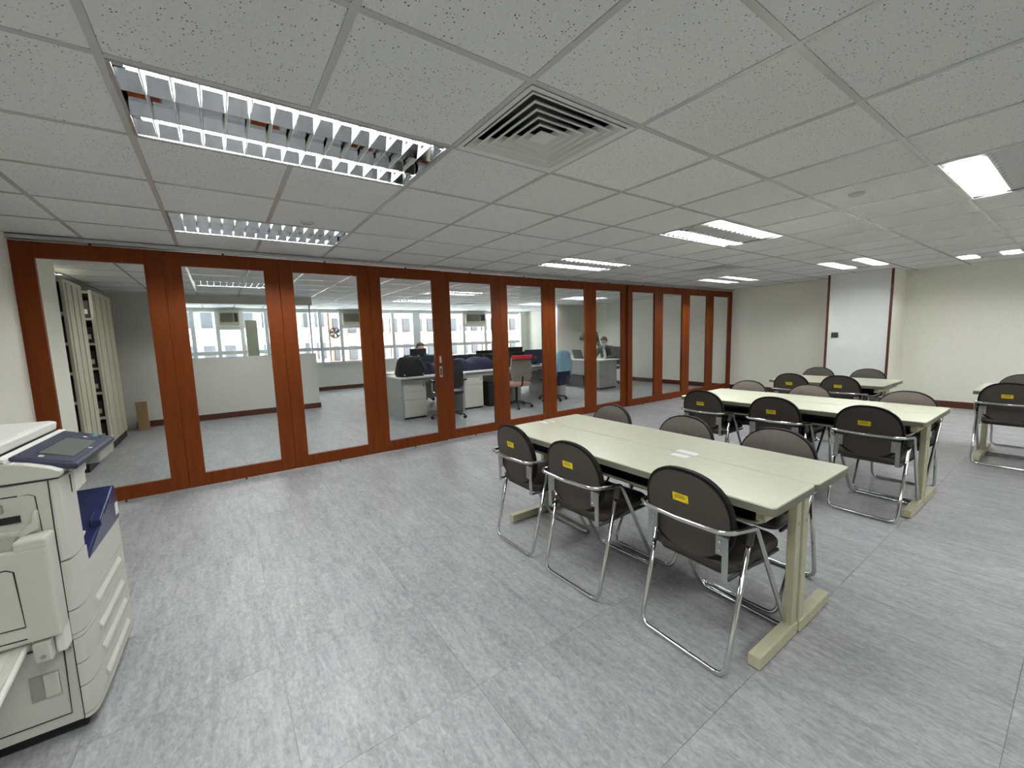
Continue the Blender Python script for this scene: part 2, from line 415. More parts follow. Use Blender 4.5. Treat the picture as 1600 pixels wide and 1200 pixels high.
# skirtings
def skirt(name, lb, x0, x1, y0, y1): struct(MB().box(x0, x1, y0, y1, 0, .105).build(name, 'trimwood', bevel=.003), lb, 'skirting')
skirt('baseboard_far', 'red-brown skirting on the far wall left of the column', XR - .015, XR, 2.80, YP)
skirt('baseboard_right', 'red-brown skirting on the far wall right of the column', XR - .015, XR, YB, 1.93)
skirt('baseboard_column', 'red-brown skirting on the side of the column', 8.8, XR, 1.915, 1.93)
skirt('baseboard_office', 'red-brown skirting on the far wall behind the glass', XR - .015, XR, YP + .06, 9.3)

# ------------------------------------------------------------------ glazed partition panels
PW, ST = 0.9, 0.129
ORD = ['first', 'second', 'third', 'fourth', 'fifth', 'sixth', 'seventh', 'eighth', 'ninth', 'tenth', 'eleventh', 'twelfth']
ZB, ZT, GB, GT = 0.022, 2.198, 0.142, 2.075
stile_me = MB().box(-ST / 2 + .0012, ST / 2 - .0012, 0, .042, ZB, ZT).mesh('stile', 'wood', bevel=.002, seg=1)
rail_t = MB().box(ST, PW - ST, 0.001, .041, GT, ZT).mesh('rail', 'wood'); rail_b = MB().box(ST, PW - ST, .001, .041, ZB, GB).mesh('rail', 'wood')
pane_me = MB().box(ST - .004, PW - ST + .004, .018, .024, GB - .004, GT + .004).mesh('glass_pane', 'glass')
pin_me = MB().cyl((PW / 2, .02, ZT), (PW / 2, .02, H - .028), .009, 8).mesh('hanger_bolt', 'dark')
wheel_me = MB().cyl((PW / 2, .02, 0.0), (PW / 2, .02, ZB + .002), .008, 8).mesh('floor_bolt', 'dark')
for k in range(12):
    p = empty('glazed_partition_panel', (XL + k * PW, YP + (.028 if 4 <= k <= 7 else 0.0), 0))
    tag(p, 'brown wooden framed glass panel, %s from the left wall' % ORD[k], 'partition', 'glazed partition panels')
    link('stile', stile_me, p, (ST / 2, 0, 0)); link('stile', stile_me, p, (PW - ST / 2, 0, 0))
    link('rail', rail_t, p); link('rail', rail_b, p); link('glass_pane', pane_me, p)
    link('hanger_bolt', pin_me, p); link('floor_bolt', wheel_me, p)
    if k == 3:
        pl = MB().box(PW - .075, PW - .047, -.004, .001, 1.045, 1.13).build('lock_plate', 'alu', p, bevel=.001)
        pl2 = MB().box(PW - .08, PW - .042, -.004, .001, .86, 1.0).build('flush_pull', 'alu', p, bevel=.001)
        MB().box(PW - .071, PW - .051, -.0055, -.003, .885, .975).build('finger_recess', 'dark', pl2)
track = empty('ceiling_track', (0, 0, 0)); tag(track, 'pale aluminium sliding track above the brown glass panels', 'track')
MB().box(XL, XR, YP - .028, YP + .0, H - .03, H - .002).build('track_cheek', 'alu', track)
MB().box(XL, XR, YP + .055, YP + .083, H - .03, H - .002).build('track_cheek', 'alu', track)
MB().box(XL, XR, YP, YP + .055, H - .008, H - .002).build('track_web', 'alu', track)

# ------------------------------------------------------------------ fluorescent troffers
def troffer(L, W, ntube=2, nbl=14):
    root = empty('ceiling_light'); D = .11; e = .012
    L2, W2 = L / 2 - .012, W / 2 - .012
    h = MB()
    h.box(-L2, L2, -W2, W2, D, D + .004)
    for sx in (-1, 1): h.box(sx * L2 - (.004 if sx > 0 else 0), sx * L2 + (.004 if sx < 0 else 0), -W2, W2, 0.0, D)
    for sy in (-1, 1): h.box(-L2, L2, sy * W2 - (.004 if sy > 0 else 0), sy * W2 + (.004 if sy < 0 else 0), 0.0, D)
    h.build('housing', 'refl', root)
    fr = MB()
    fr.box(-L2, L2, -W2, -W2 + e, -.002, .002); fr.box(-L2, L2, W2 - e, W2, -.002, .002)
    fr.box(-L2, -L2 + e, -W2 + e, W2 - e, -.002, .002); fr.box(L2 - e, L2, -W2 + e, W2 - e, -.002, .002)
    fr.build('trim_frame', 'alu', root)
    # sloped mirror reflectors: lamp trough, blank centre, lamp trough
    dv, cc, cw, ch_ = .098, (W2 + .098) / 2, .034, .044
    half = [(dv, .002), (cc - cw, ch_), (cc - cw, .088), (cc + cw, .088), (cc + cw, ch_), (W2 - .005, .002)]
    for sg in (-1, 1):
        prof = [(sg * y, z) for y, z in half] + [(sg * (W2 - .005), .104), (sg * dv, .104)]
        MB().prism(prof, -L2 + .005, L2 - .005, 'x').build('reflector', 'refl', root)
    MB().prism([(-dv + .001, .002), (-.052, .036), (.052, .036), (dv - .001, .002), (dv - .001, .104), (-dv + .001, .104)], -L2 + .005, L2 - .005, 'x').build('centre_reflector', 'refl', root)
    for y in (-cc, cc):
        t = MB().cyl((-L2 + .035, y, .050), (L2 - .035, y, .050), .0135, 10).build('lamp_tube', 'tube', root, smooth=40)
        for sx in (-1, 1): MB().cyl((sx * (L2 - .036), y, .050), (sx * (L2 - .006), y, .050), .016, 10).build('tube_cap', 'tubecap', t)
    # cross blades, each spanning the fitting
    zb = .021
    for k in range(nbl):
        x = -L2 + (k + 1) * 2 * L2 / (nbl + 1)
        b = MB()
        for (ya, yb) in ((-W2 + .006, -.100), (-.096, .096), (.100, W2 - .006)):
            b.prism([(x - .0018, .001), (x + .0018, .001), (x + .0065, zb), (x - .0065, zb)], ya, yb, 'y')
        b.build('louvre_blade', 'louvre', root)
    return root
t12 = troffer(1.2, .6); t6 = troffer(.6, .6, nbl=7)
LN = {(-2, 1): 'large louvred ceiling light nearest the camera at the upper left', (-2, 4): 'louvred ceiling light just before the left end of the partition',
      (4, 1): 'louvred ceiling light in the middle row above the second table', (4, 4): 'louvred ceiling light close to the middle of the partition',
      (4, -2): 'louvred ceiling light cut by the right edge of the picture', (10, 4): 'louvred ceiling light close to the far end of the partition',
      (10, 1): 'louvred ceiling light in front of the white column panel', (12, -1): 'short louvred ceiling light near the far right wall',
      (-2, 10): 'louvred light behind the second glass panel', (4, 10): 'louvred office light seen through the fourth and fifth glass panels',
      (10, 10): 'louvred office light seen through the seventh and eighth glass panels', (-5, 9): 'square light over the storage shelving at far left'}
LN2 = {(10, -3): 'added unseen louvred ceiling light just outside the right edge of the picture',
       (-2, -2): 'louvred ceiling light directly above the camera, out of view', (-2, -5): 'louvred ceiling light behind the camera at the left wall, out of view',
       (4, -5): 'louvred ceiling light out of view beyond the right edge, nearer one', (10, -5): 'louvred ceiling light out of view beyond the right edge, farther one',
       (4, 13): 'louvred office light nearest the middle windows', (4, 7): 'louvred office light just behind the middle of the partition',
       (10, 13): 'louvred office light nearest the right windows', (-2, 7): 'louvred office light just behind the left panels of the partition'}
used = {12: False, 6: False}
for (a, b, n) in LIGHTS + OFFICE_LIGHTS:
    src = t12 if n == 2 else t6; key = 12 if n == 2 else 6
    o = src if not used[key] else copy_tree(src); used[key] = True
    o.location = (GX + a * G + n * .3, GY + b * G + .3, H)
    lab = LN.get((a, b)) or LN2.get((a, b)) or ('louvred ceiling light out of view behind the camera' if b < 3 else 'louvred office light farther back behind the glass')
    tag(o, lab, 'ceiling light', 'louvred ceiling lights')

# ------------------------------------------------------------------ ceiling diffusers
def diffuser():
    root = empty('air_diffuser'); a = .288
    MB().box(-a, a, -a, a, .12, .125).build('dark_plenum', 'black', root)
    pw = MB()
    for s in (-1, 1):
        pw.box(s * .266 - .002, s * .266 + .002, -.266, .266, .002, .12); pw.box(-.266, .266, s * .266 - .002, s * .266 + .002, .002, .12)
    pw.build('plenum_wall', 'black', root)
    def ring(r0, z0, r1, z1, th=.0025):
        m = MB(); v = []
        for (r, z) in ((r0, z0), (r1, z1), (r1, z1 + th), (r0, z0 + th)): v.append([(-r, -r, z), (r, -r, z), (r, r, z), (-r, r, z)])
        for q in range(4):
            A, B = v[q], v[(q + 1) % 4]
            for k in range(4): m.addm([A[k], A[(k + 1) % 4], B[(k + 1) % 4], B[k]], [(0, 1, 2, 3)])
        return m
    ring(.288, -.004, .264, -.001).build('frame', 'vent', root)
    for r in (.258, .216, .174, .132, .090):
        rg = ring(r - .009, -.002, r - .038, .030).build('louvre_ring', 'vent', root)
        ring(r, -.004, r - .010, -.003, .004).build('ring_lip', 'vent', rg)
    ring(.048, -.003, .001, .004).build('centre_plate', 'vent', root)
    return root
d0 = diffuser()
VL = ['square four-way air diffuser beside the large ceiling light', 'square air diffuser near the far end of the partition', 'square air diffuser in the office ceiling behind the glass']
for k, (a, b) in enumerate(VENTS):
    o = d0 if k == 0 else copy_tree(d0); o.location = (GX + a * G + .3, GY + b * G + .3, H); tag(o, VL[k], 'air vent', 'air diffusers')
for (x, y, lb) in ((0.62, 3.47, 'small round sprinkler cover beside the second ceiling light'), (3.62, 1.02, 'small round sprinkler cover beside the bright light at right'), (4.05, 3.43, 'small round sprinkler cover near the middle of the partition')):
    o = MB().lathe([(.001, -.012), (.036, -.012), (.044, -.006), (.046, .004)], (0, 0, 0), 18).build('sprinkler_cover', 'tbar', loc=(x, y, H), smooth=40); tag(o, lb, 'sprinkler', 'sprinkler covers')

# ------------------------------------------------------------------ folding tables (pairs pushed back to back)
def table(name, label, x_seam, ya, yb, side, depth=.385):
    """side=-1: table lies on the low-x side of the seam, +1 on the high-x side"""
    L = yb - ya; root = empty(name, (x_seam, ya, 0)); tag(root, label, 'table', 'cream folding tables')
    s = side; h = .70
    def X(a, b): return (min(s * a, s * b), max(s * a, s * b))
    x0, x1 = X(.002, depth)
    poly = rrect(x0, x1, 0, L, .022)
    top = MB().prism(poly, h - .006, h).build('tabletop', 'laminate', root)
    poly2 = rrect(x0 - .0005, x1 + .0005, -.0005, L + .0005, .022)
    MB().prism(poly2, h - .036, h - .006).build('edge_band', 'edge', top)
    for yy in (.045, L - .08):
        leg = MB().box(*X(.004, .052), yy, yy + .036, .052, h - .036).build('leg', 'leg', root, bevel=.004)
        MB().box(*X(.004, depth - .03), yy - .006, yy + .042, .006, .058).build('foot', 'leg', leg, bevel=.003)
        MB().box(*X(.02, depth - .035), yy, yy + .036, h - .082, h - .037).build('arm', 'leg', leg, bevel=.003)
        for fx in (.02, depth - .06): MB().cyl((s * (fx + .01), yy + .018, 0), (s * (fx + .01), yy + .018, .008), .012, 8).build('foot_pad', 'black', leg)
        MB().cyl((s * .03, yy - .002, .52), (s * .03, yy + .002, .52), .008, 8).build('bolt', 'steel', leg)
    # under-shelf: bent rod frame and tray
    z = h - .125
    rod = fillet([(s * .05, .1, z), (s * (depth - .09), .1, z), (s * (depth - .09), L - .1, z), (s * .05, L - .1, z)], .06)
    MB().tube(rod, .008, 8).build('shelf_rod', 'leg', root, smooth=True)
    MB().box(*X(.05, depth - .10), .11, L - .11, z - .002, z + .003).build('under_shelf', 'dark', root)
    MB().box(*X(.006, .02), .1, L - .1, h - .16, h - .04).build('rear_rail', 'dark', root)
    return root
T = [table('folding_table', 'cream folding table nearest the camera, chairs with yellow labels along it', 1.990, .635, 2.445, -1),
     table('folding_table', 'cream folding table on the far half of the nearest pair', 1.994, .630, 2.450, 1, .375),
     table('folding_table', 'cream folding table on the near half of the second pair', 4.200, .62, 2.42, -1, .395),
     table('folding_table', 'cream folding table on the far half of the second pair', 4.204, .62, 2.42, 1, .395),
     table('folding_table', 'short cream folding table on the near half of the farthest pair by the column', 6.20, 1.30, 2.44, -1, .395),
     table('folding_table', 'short cream folding table on the far half of the farthest pair by the column', 6.204, 1.30, 2.44, 1, .395),
     table('folding_table', 'cream folding table at the right edge of the picture', 6.33, -1.14, .665, -1, .395),
     table('folding_table', 'cream folding table behind the one at the right edge', 6.334, -1.14, .665, 1, .395)]
def tape(t, x, y, wx, wy, rz=0):
    o = MB().box(-wx / 2, wx / 2, -wy / 2, wy / 2, 0, .0006).build('paper_label', 'paper', t, loc=(x, y, .7002)); o.rotation_euler[2] = rz
tape(T[0], -.045, .60, .045, .09, .05); tape(T[1], .03, .61, .045, .12, -.08); tape(T[0], -.03, 1.74, .03, .07); tape(T[1], .03, 1.73, .02, .05)
tape(T[2], -.1, .25, .06, .05, .3); tape(T[2], -.16, .33, .05, .05, .1)

# ------------------------------------------------------------------ folding chairs
def back_outline(n=40, grow=0.0):
    pts = []
    for k in range(n):
        a = 2 * math.pi * k / n; c, s_ = math.cos(a), math.sin(a)
        e = 2.35
        y = (.198 + grow) * math.copysign(abs(c) ** (2 / e), c)
        z = (.192 + grow) * math.copysign(abs(s_) ** (2 / e), s_)
        if s_ < 0: y *= 1 - .10 * (abs(s_) ** 2)          # slightly narrower towards the seat
        pts.append((y, z))
    return pts
ZC, TILT = .608, .14
def back_pt(y, z, d):
    """point on the backrest; d = offset towards the sitter"""
    return (.028 - TILT * z + .30 * y * y + d, y, ZC + z)
def back_slab(m, grow, d0, d1, dome=0.0):
    out = back_outline(grow=grow); secs = []
    for d in (d0, d1): secs.append([back_pt(y, z, d) for (y, z) in out])
    front = []
    for f, dd in ((.82, dome * .6), (.5, dome), (.02, dome * 1.1)):
        front.append([back_pt(y * f, z * f, d1 + dd) for (y, z) in out])
    back = [[back_pt(y * f, z * f, d0) for (y, z) in out] for f in (.02, .5)]
    m.loft(back + secs + front)
def folding_chair():
    root = empty('folding_chair')
    m = MB(); back_slab(m, 0.0, -.006, .016); br = m.build('backrest', 'rim', root, smooth=50)
    m = MB(); back_slab(m, -.014, -.009, -.004); bp = m.build('back_panel', 'taupe_back', br, smooth=50)
    m = MB(); back_slab(m, -.008, .012, .020, .016); m.build('cushion', 'taupe', br, smooth=50)
    # yellow asset label on the back
    def lab(y0, y1, z0, z1, d, mat, name, par):
        v = [back_pt(y, z, dd) for dd in (d, d + .0012) for (y, z) in ((y0, z0), (y1, z0), (y1, z1), (y0, z1))]
        return MB().addm(v, [(0, 1, 2, 3), (7, 6, 5, 4), (0, 4, 5, 1), (1, 5, 6, 2), (2, 6, 7, 3), (3, 7, 4, 0)]).build(name, mat, par)
    lab(-.022, .050, .046, .080, -.0116, 'yellow', 'asset_label', root)
    pr = MB()
    for q, (za, ya, yb) in enumerate(((.073, -.004, .036), (.067, -.012, .042), (.061, -.008, .040), (.053, .036, .045), (.051, -.017, -.012))):
        v = [back_pt(y, z, dd) for dd in (-.0121, -.0112) for (y, z) in ((ya, za - .0013), (yb, za - .0013), (yb, za + .0013), (ya, za + .0013))]
        pr.addm(v, [(0, 1, 2, 3), (7, 6, 5, 4), (0, 4, 5, 1), (1, 5, 6, 2), (2, 6, 7, 3), (3, 7, 4, 0)])
    pr.build('label_print', 'ink', root)
    # seat
    sp = rrect(.045, .455, -.19, .19, .06, 5)
    secs = []
    for f, z in ((.0, .408), (.93, .408), (1.0, .418), (1.0, .438), (.95, .450), (.7, .456), (.02, .458)):
        f = max(f, .02); secs.append([(.25 + (x - .25) * f, y * f, z - .045 * (.25 - x) * .3) for x, y in sp])
    MB().loft(secs).build('seat', 'seat', root, smooth=45)
    pan = rrect(.06, .43, -.165, .165, .05, 4)
    MB().loft([[(x, y, .392) for x, y in pan], [(x, y, .410) for x, y in pan]]).build('seat_pan', 'dark', root)
    # front frame: handle bar behind the back, bends forward, then front legs and floor bar: one closed tube
    loop = [(-.022, -.17, .603), (.005, -.205, .603), (.150, -.222, .588), (.490, -.205, .012), (.490, .205, .012), (.150, .222, .588), (.005, .205, .603), (-.022, .17, .603), (-.030, 0, .600)]
    path = fillet(loop, [.10, .04, .03, .05, .05, .03, .04, .10, .3], 6, closed=True)
    MB().tube(path, .0105, 10, closed=True).build('front_leg_frame', 'chrome', root, smooth=True)
    rl = fillet([(.140, -.205, .560), (.0, -.198, .012), (.0, .198, .012), (.140, .205, .560)], .05, 6)
    MB().tube(rl, .0105, 10).build('rear_leg_frame', 'chrome', root, smooth=True)
    for s in (-1, 1):
        MB().cyl((.128, s * .205, .520), (.147, s * .206, .585), .0165, 10).build('pivot_cap', 'dark', root, smooth=40)
        def bx(y): return .030 + .30 * y * y
        br_ = MB(); y0, y1 = s * .135, s * .183
        ya, yb = min(y0, y1), max(y0, y1)
        br_.prism([(ya, .49), (yb, .49), (yb, .565), (ya, .565)], .021, .026, 'x')
        yc, yd = sorted((s * .160, s * .183))
        br_.prism([(yc, .392), (yd, .392), (yd, .49), (yc, .49)], .022, .027, 'x')
        b_ = br_.build('bracket', 'steel', root)
        for zz in (.51, .545): MB().cyl((.016, s * .152, zz), (.022, s * .152, zz), .006, 8).build('rivet', 'chrome', b_)
        MB().cyl((.03, s * .183, .40), (.42, s * .183, .40), .008, 8).build('seat_bar', 'dark', root, smooth=True)
        MB().cyl((.20, s * .186, .402), (.245, s * .214, .425), .007, 8).build('seat_pivot', 'dark', root)
    return root
ch0 = folding_chair()
CH = [(1.492, .935, -2, 'taupe folding chair nearest the camera, at the open end of the nearest table'),
      (1.440, 1.556, 2, 'taupe folding chair with yellow label, middle of the three at the nearest table'),
      (1.448, 2.095, -1, 'taupe folding chair with yellow label, closest to the partition at the nearest table'),
      (2.515, .985, 180, 'folding chair facing the camera across the nearest table, at its open end'),
      (2.490, 1.525, 181, 'folding chair facing the camera across the nearest table, in the middle'),
      (2.490, 2.150, 179, 'folding chair facing the camera across the nearest table, closest to the partition'),
      (3.660, .895, -1, 'folding chair on the near side of the second table at its open end'),
      (3.660, 1.500, 1, 'folding chair on the near side of the second table, in the middle'),
      (3.650, 2.110, 0, 'folding chair on the near side of the second table, closest to the partition'),
      (4.705, .885, 180, 'folding chair across the second table at its open end'),
      (4.700, 1.590, 178, 'folding chair across the second table, in the middle'),
      (4.695, 2.160, 181, 'folding chair across the second table, closest to the partition'),
      (5.720, 2.160, 0, 'left folding chair on the near side of the short far table'),
      (5.760, 1.675, 0, 'right folding chair on the near side of the short far table'),
      (6.830, 2.220, 180, 'left folding chair behind the short far table'),
      (6.870, 1.690, 180, 'right folding chair behind the short far table'),
      (5.840, .425, 0, 'folding chair on the near side of the table at the right picture edge'),
      (6.890, .400, 180, 'folding chair behind the table at the right picture edge')]
for k, (x, y, a, lb) in enumerate(CH):
    o = ch0 if k == 0 else copy_tree(ch0)
    o.location = (x, y, 0); o.rotation_euler = (0, 0, R(a)); tag(o, lb, 'chair', 'taupe folding chairs')

# ------------------------------------------------------------------ copier
def copier():
    root = empty('photocopier', (-.475, 1.975, 0), R(-2.0))
    tag(root, 'large off-white photocopier with navy control panel by the left wall', 'photocopier')
    B = lambda: MB()
    B().box(-.60, -.03, .03, .57, .0, .055).build('plinth', 'black', root, bevel=.012)
    B().box(-.66, -.030, .004, .585, .05, .350).build('lower_cabinet', 'cop', root, bevel=.004)
    B().box(-.66, -.030, .004, .585, .355, .640).build('main_body', 'cop', root, bevel=.004)
    # drawers on the front, rounded at the left corner
    def shell(z0, z1, lip=0.0):
        poly = [(-.030, .0), (-.020, .002), (-.008, .012), (-.001, .030), (.004, .075), (.006, .30), (.004, .585), (-.030, .585)]
        return MB().prism(poly, z0, z1)
    for z0, z1 in ((.052, .066), (.069, .172), (.176, .258), (.262, .352), (.356, .370), (.373, .456)):
        d = shell(z0, z1).build('drawer' if z1 - z0 > .03 else 'base_trim', 'cop', root, smooth=30)
        if z1 - z0 > .03:
            zc = z0 + (z1 - z0) * .30
            # finger pull: scooped ledge across the drawer front
            MB().prism([(.001, zc), (.014, zc + .004), (.015, zc + .010), (.001, zc + .036)], .14, .50, 'y').build('pull', 'cop', d, bevel=.003)
    # front cover with slanted top edge and navy insert
    def front(poly, x0, x1, name, mat, bev=.004): return MB().prism(poly, x0, x1, 'x').build(name, mat, root, bevel=bev)
    shell(.460, .572).build('front_cover', 'cop', root, smooth=30)
    MB().prism([(-.030, .0), (-.020, .002), (-.008, .012), (-.001, .030), (.003, .075), (.004, .135), (-.03, .135)], .572, .636).build('cover_corner', 'cop', root, smooth=30)
    # output bay tray (navy), slopes up towards the far end
    tr = MB().prism([(.14, .574), (.60, .574), (.60, .66), (.585, .735), (.14, .592)], -.52, .006, 'x').build('output_tray', 'navy', root, bevel=.008, seg=3)
    MB().prism([(.30, .640), (.36, .665), (.36, .69), (.30, .668)], -.02, .012, 'x').build('tray_lip', 'navy', tr, bevel=.004)
    MB().box(.004, .0075, .545, .585, .60, .655).build('badge_plate', 'cop_w', tr)
    # left front post and rear of the bay
    MB().prism([(-.10, .0), (-.022, .002), (-.008, .012), (-.001, .030), (.002, .075), (.002, .128), (-.10, .128)], .642, .925).build('front_post', 'cop', root, smooth=30)
    MB().box(-.66, -.095, .004, .128, .640, .925).build('side_wall', 'cop', root, bevel=.003)
    MB().box(-.66, -.55, .128, .585, .57, .925).build('bay_back', 'cop_g', root)
    MB().box(-.0005, .0035, .080, .088, .855, .918).build('vent_slot', 'black', root)
    # scanner deck: side profile falls towards the front
    prof = [(-.66, .932), (.0, .932), (.006, .940), (.006, .952), (-.02, .968), (-.07, .988), (-.13, 1.002), (-.66, 1.006)]
    MB().prism(prof, -.005, .030, 'y').build('scanner_side', 'cop', root, bevel=.003)
    MB().prism([(-.66, .932), (-.01, .932), (-.01, .945), (-.12, .995), (-.66, 1.002)], .030, .575, 'y').build('scanner_deck', 'cop_w', root)
    MB().prism([(.10, .932), (.28, .932), (.28, .890), (.16, .862), (.10, .870)], -.06, .0, 'x').build('scanner_bracket', 'cop_w', root, bevel=.004)
    MB().prism([(-.135, 1.006), (-.115, 1.003), (-.115, 1.012), (-.135, 1.016)], -.004, .57, 'y').build('platen_edge', 'cop_w', root)
    for q in range(11): MB().box(-.115 + q * .0098, -.110 + q * .0098, -.003, .024, .9995 - .0052 * q * (1 + q * .02), 1.0025 - .0052 * q * (1 + q * .02)).build('ridge', 'cop_w', root)
    # control panel, tilted
    cp = empty('control_panel', (0, 0, 0), 0, root)
    def tilt(u, v, h_):      # u: 0 back .. 1 front, v along the front, h_ above the face
        x = -.118 + u * .160; z = 1.013 - u * .050
        n = Vector((.050, 0, .160)).normalized()
        return (x + n.x * h_, v, z + n.z * h_)
    def slab(u0, u1, v0, v1, h0, h1, name, mat, par, bevel=0):
        v = [tilt(u, vv, hh) for hh in (h0, h1) for (u, vv) in ((u0, v0), (u1, v0), (u1, v1), (u0, v1))]
        return MB().addm(v, [(0, 1, 2, 3), (7, 6, 5, 4), (0, 4, 5, 1), (1, 5, 6, 2), (2, 6, 7, 3), (3, 7, 4, 0)]).build(name, mat, par, bevel=bevel)
    pb = slab(0, 1, .030, .540, -.022, 0, 'panel_body', 'navy_d', root, .006)
    slab(.05, .90, .040, .530, 0, .002, 'panel_face', 'navy_d', pb, .0008)
    slab(.28, .80, .12, .40, .002, .0032, 'touch_screen', 'screen', pb)
    slab(.24, .84, .105, .415, .0015, .0024, 'screen_bezel', 'black', pb)
    for (u, v, w_, mat) in ((.35, .07, .016, 'cop_w'), (.5, .445, .012, 'cop_w'), (.62, .475, .045, 'teal'), (.90, .525, .008, 'cop_w'), (.3, .47, .02, 'screen'), (.3, .51, .02, 'screen'), (.45, .50, .02, 'screen'), (.75, .47, .015, 'screen'), (.83, .26, .014, 'cop_w')):
        slab(u, u + .07, v, v + w_, .002, .004, 'button', mat, pb, .0006)
    MB().box(-.02, .030, .33, .56, .895, .945).build('card_reader', 'cop_g', root, bevel=.008)
    bpy.data.objects.remove(cp, do_unlink=True)
    # document lid with feeder hump
    lid = MB().prism([(-.66, 1.012), (-.145, 1.016), (-.140, 1.050), (-.16, 1.056), (-.30, 1.060), (-.66, 1.075)], .01, .575, 'y').build('document_lid', 'cop_w', root, bevel=.005)
    MB().prism([(-.66, 1.06), (-.30, 1.058), (-.33, 1.082), (-.42, 1.115), (-.66, 1.125)], .06, .575, 'y').build('feeder_cover', 'cop_w', lid, bevel=.012, seg=3)
    MB().box(-.66, -.142, .012, .573, 1.007, 1.012).build('lid_gap', 'groove', lid)
    # left side: access door outline, bypass module, lower door
    def groove(pts, name, par, y=.002, r=.0021): MB().tube([(x, y, z) for x, z in pts], r, 5).build(name, 'groove', par)
    groove([(-.40, .893), (-.075, .888), (-.062, .880), (-.058, .76)], 'door_gap', root)
    groove([(-.028, .925), (-.030, .76), (-.030, .64)], 'post_gap', root)
    groove([(-.40, .930), (.0, .930)], 'scanner_gap', root, -.004)
    MB().box(-.32, -.135, -.006, .006, .838, .868).build('door_handle', 'cop_g', root, bevel=.004)
    MB().box(-.40, -.10, -.001, .006, .802, .824).build('paper_slot', 'black', root)
    MB().prism([(-.30, .80), (-.105, .775), (-.075, .80), (-.068, .835), (-.060, .835), (-.060, .775), (-.10, .755), (-.30, .775)], -.020, .004, 'y').build('release_lever', 'cop', root, bevel=.003)
    mod = MB().box(-.60, -.030, -.075, .004, .420, .735).build('bypass_module', 'cop', root, bevel=.010, seg=3)
    MB().box(-.105, -.030, -.076, .004, .725, .760).build('module_corner', 'cop', mod, bevel=.008)
    MB().cyl((-.60, -.035, .735), (-.106, -.035, .735), .032, 12).build('feed_roll_cover', 'cop_g', mod, smooth=40)
    groove([(-.60, .682), (-.125, .678), (-.110, .668), (-.104, .48), (-.60, .50)], 'module_door_gap', mod, -.0755)
    groove([(-.60, .455), (-.105, .440)], 'module_gap', mod, -.0755)
    MB().box(-.34, -.175, -.082, -.07, .648, .664).build('module_latch', 'cop_g', mod, bevel=.003)
    lb = MB().box(-.100, -.058, -.075, .004, .345, .414).build('hinge_block', 'cop', root, bevel=.005)
    MB().box(-.056, -.030, -.05, .004, .350, .440).build('hinge_cover', 'cop_w', root, bevel=.006)
    MB().cyl((-.078, -.0765, .365), (-.078, -.074, .365), .007, 10).build('screw', 'cop_g', lb)
    # open bypass tray
    tray = MB(); v = []
    for (y, z) in ((-.03, .400), (-.30, .345)):
        v.append([(-.56, y, z), (-.112, y, z), (-.112, y, z + .014), (-.56, y, z + .014)])
    tray.loft(v); ty = tray.build('bypass_tray', 'cop_w', root, bevel=.003)
    for x in (-.135, -.19, -.26):
        MB().loft([[(x - .012, y, z + .014), (x + .012, y, z + .014), (x + .012, y, z + .02), (x - .012, y, z + .02)] for (y, z) in ((-.05, .396), (-.28, .349))]).build('tray_guide', 'cop', ty)
    groove([(-.055, .345), (-.060, .090), (-.62, .090)], 'lower_door_gap', root)
    groove([(-.62, .352), (-.03, .352)], 'cabinet_gap', root)
    groove([(-.030, .64), (-.031, .05)], 'front_gap', root, .0015)
    hr = MB().box(-.145, -.075, -.001, .006, .175, .262).build('handle_recess', 'cop_g', root)
    MB().box(-.112, -.075, -.006, .004, .178, .260).build('handle_flap', 'cop', hr, bevel=.003)
    MB().cyl((-.042, .0, .325), (-.042, .006, .325), .006, 8).build('screw', 'cop_g', root)
    return root
copier()

# ------------------------------------------------------------------ office behind the glass
# half wall with glazing around a small room, bulkhead above
wallbox('wall_office_solid', 'grey full-height wall behind the storage shelving', -3.2, -.48, 9.27, 9.37, mat='wall_warm')
wallbox('wall_office_low', 'low white wall with glazing on top seen through the second panel', -.48, 1.62, 9.27, 9.37, 0, 1.13, mat='wall_warm')
wallbox('wall_office_return', 'return of the low white wall running to the windows', 1.52, 1.62, 9.37, YW, 0, 1.05, mat='wall_warm')
wallbox('wall_bulkhead', 'bulkhead above the glazed low wall', -.48, 1.62, 9.27, 9.37, 2.10, H + .2, mat='wall_warm')
skirt('baseboard_low', 'red-brown skirting along the low white wall', -1.24, 1.63, 9.255, 9.27)
skirt('baseboard_return', 'red-brown skirting on the return of the low wall', 1.62, 1.635, 9.255, YW)
gl = empty('low_wall_glazing', (0, 9.32, 0)); tag(gl, 'clear glazing standing on the low white office wall', 'glazing')
MB().box(-.48, 1.57, -.004, .004, 1.13, 2.10).build('glass_pane', 'winglass', gl)
MB().box(1.566, 1.574, .02, 3.0, 1.05, 2.10).build('glass_pane', 'winglass', gl)
for x in (-.47, 1.57): MB().box(x - .012, x + .012, -.012, .012, 1.05, 2.10).build('post', 'alu', gl)
wallbox('wall_office_box', 'grey-green boxed-out wall behind the seventh glass panel', 8.25, XR, 9.3, 9.9, mat='wall_warm')
wallbox('wall_pilaster', 'narrow pilaster on the far office wall', XR - .10, XR, 7.75, 8.45, mat='wall_warm')

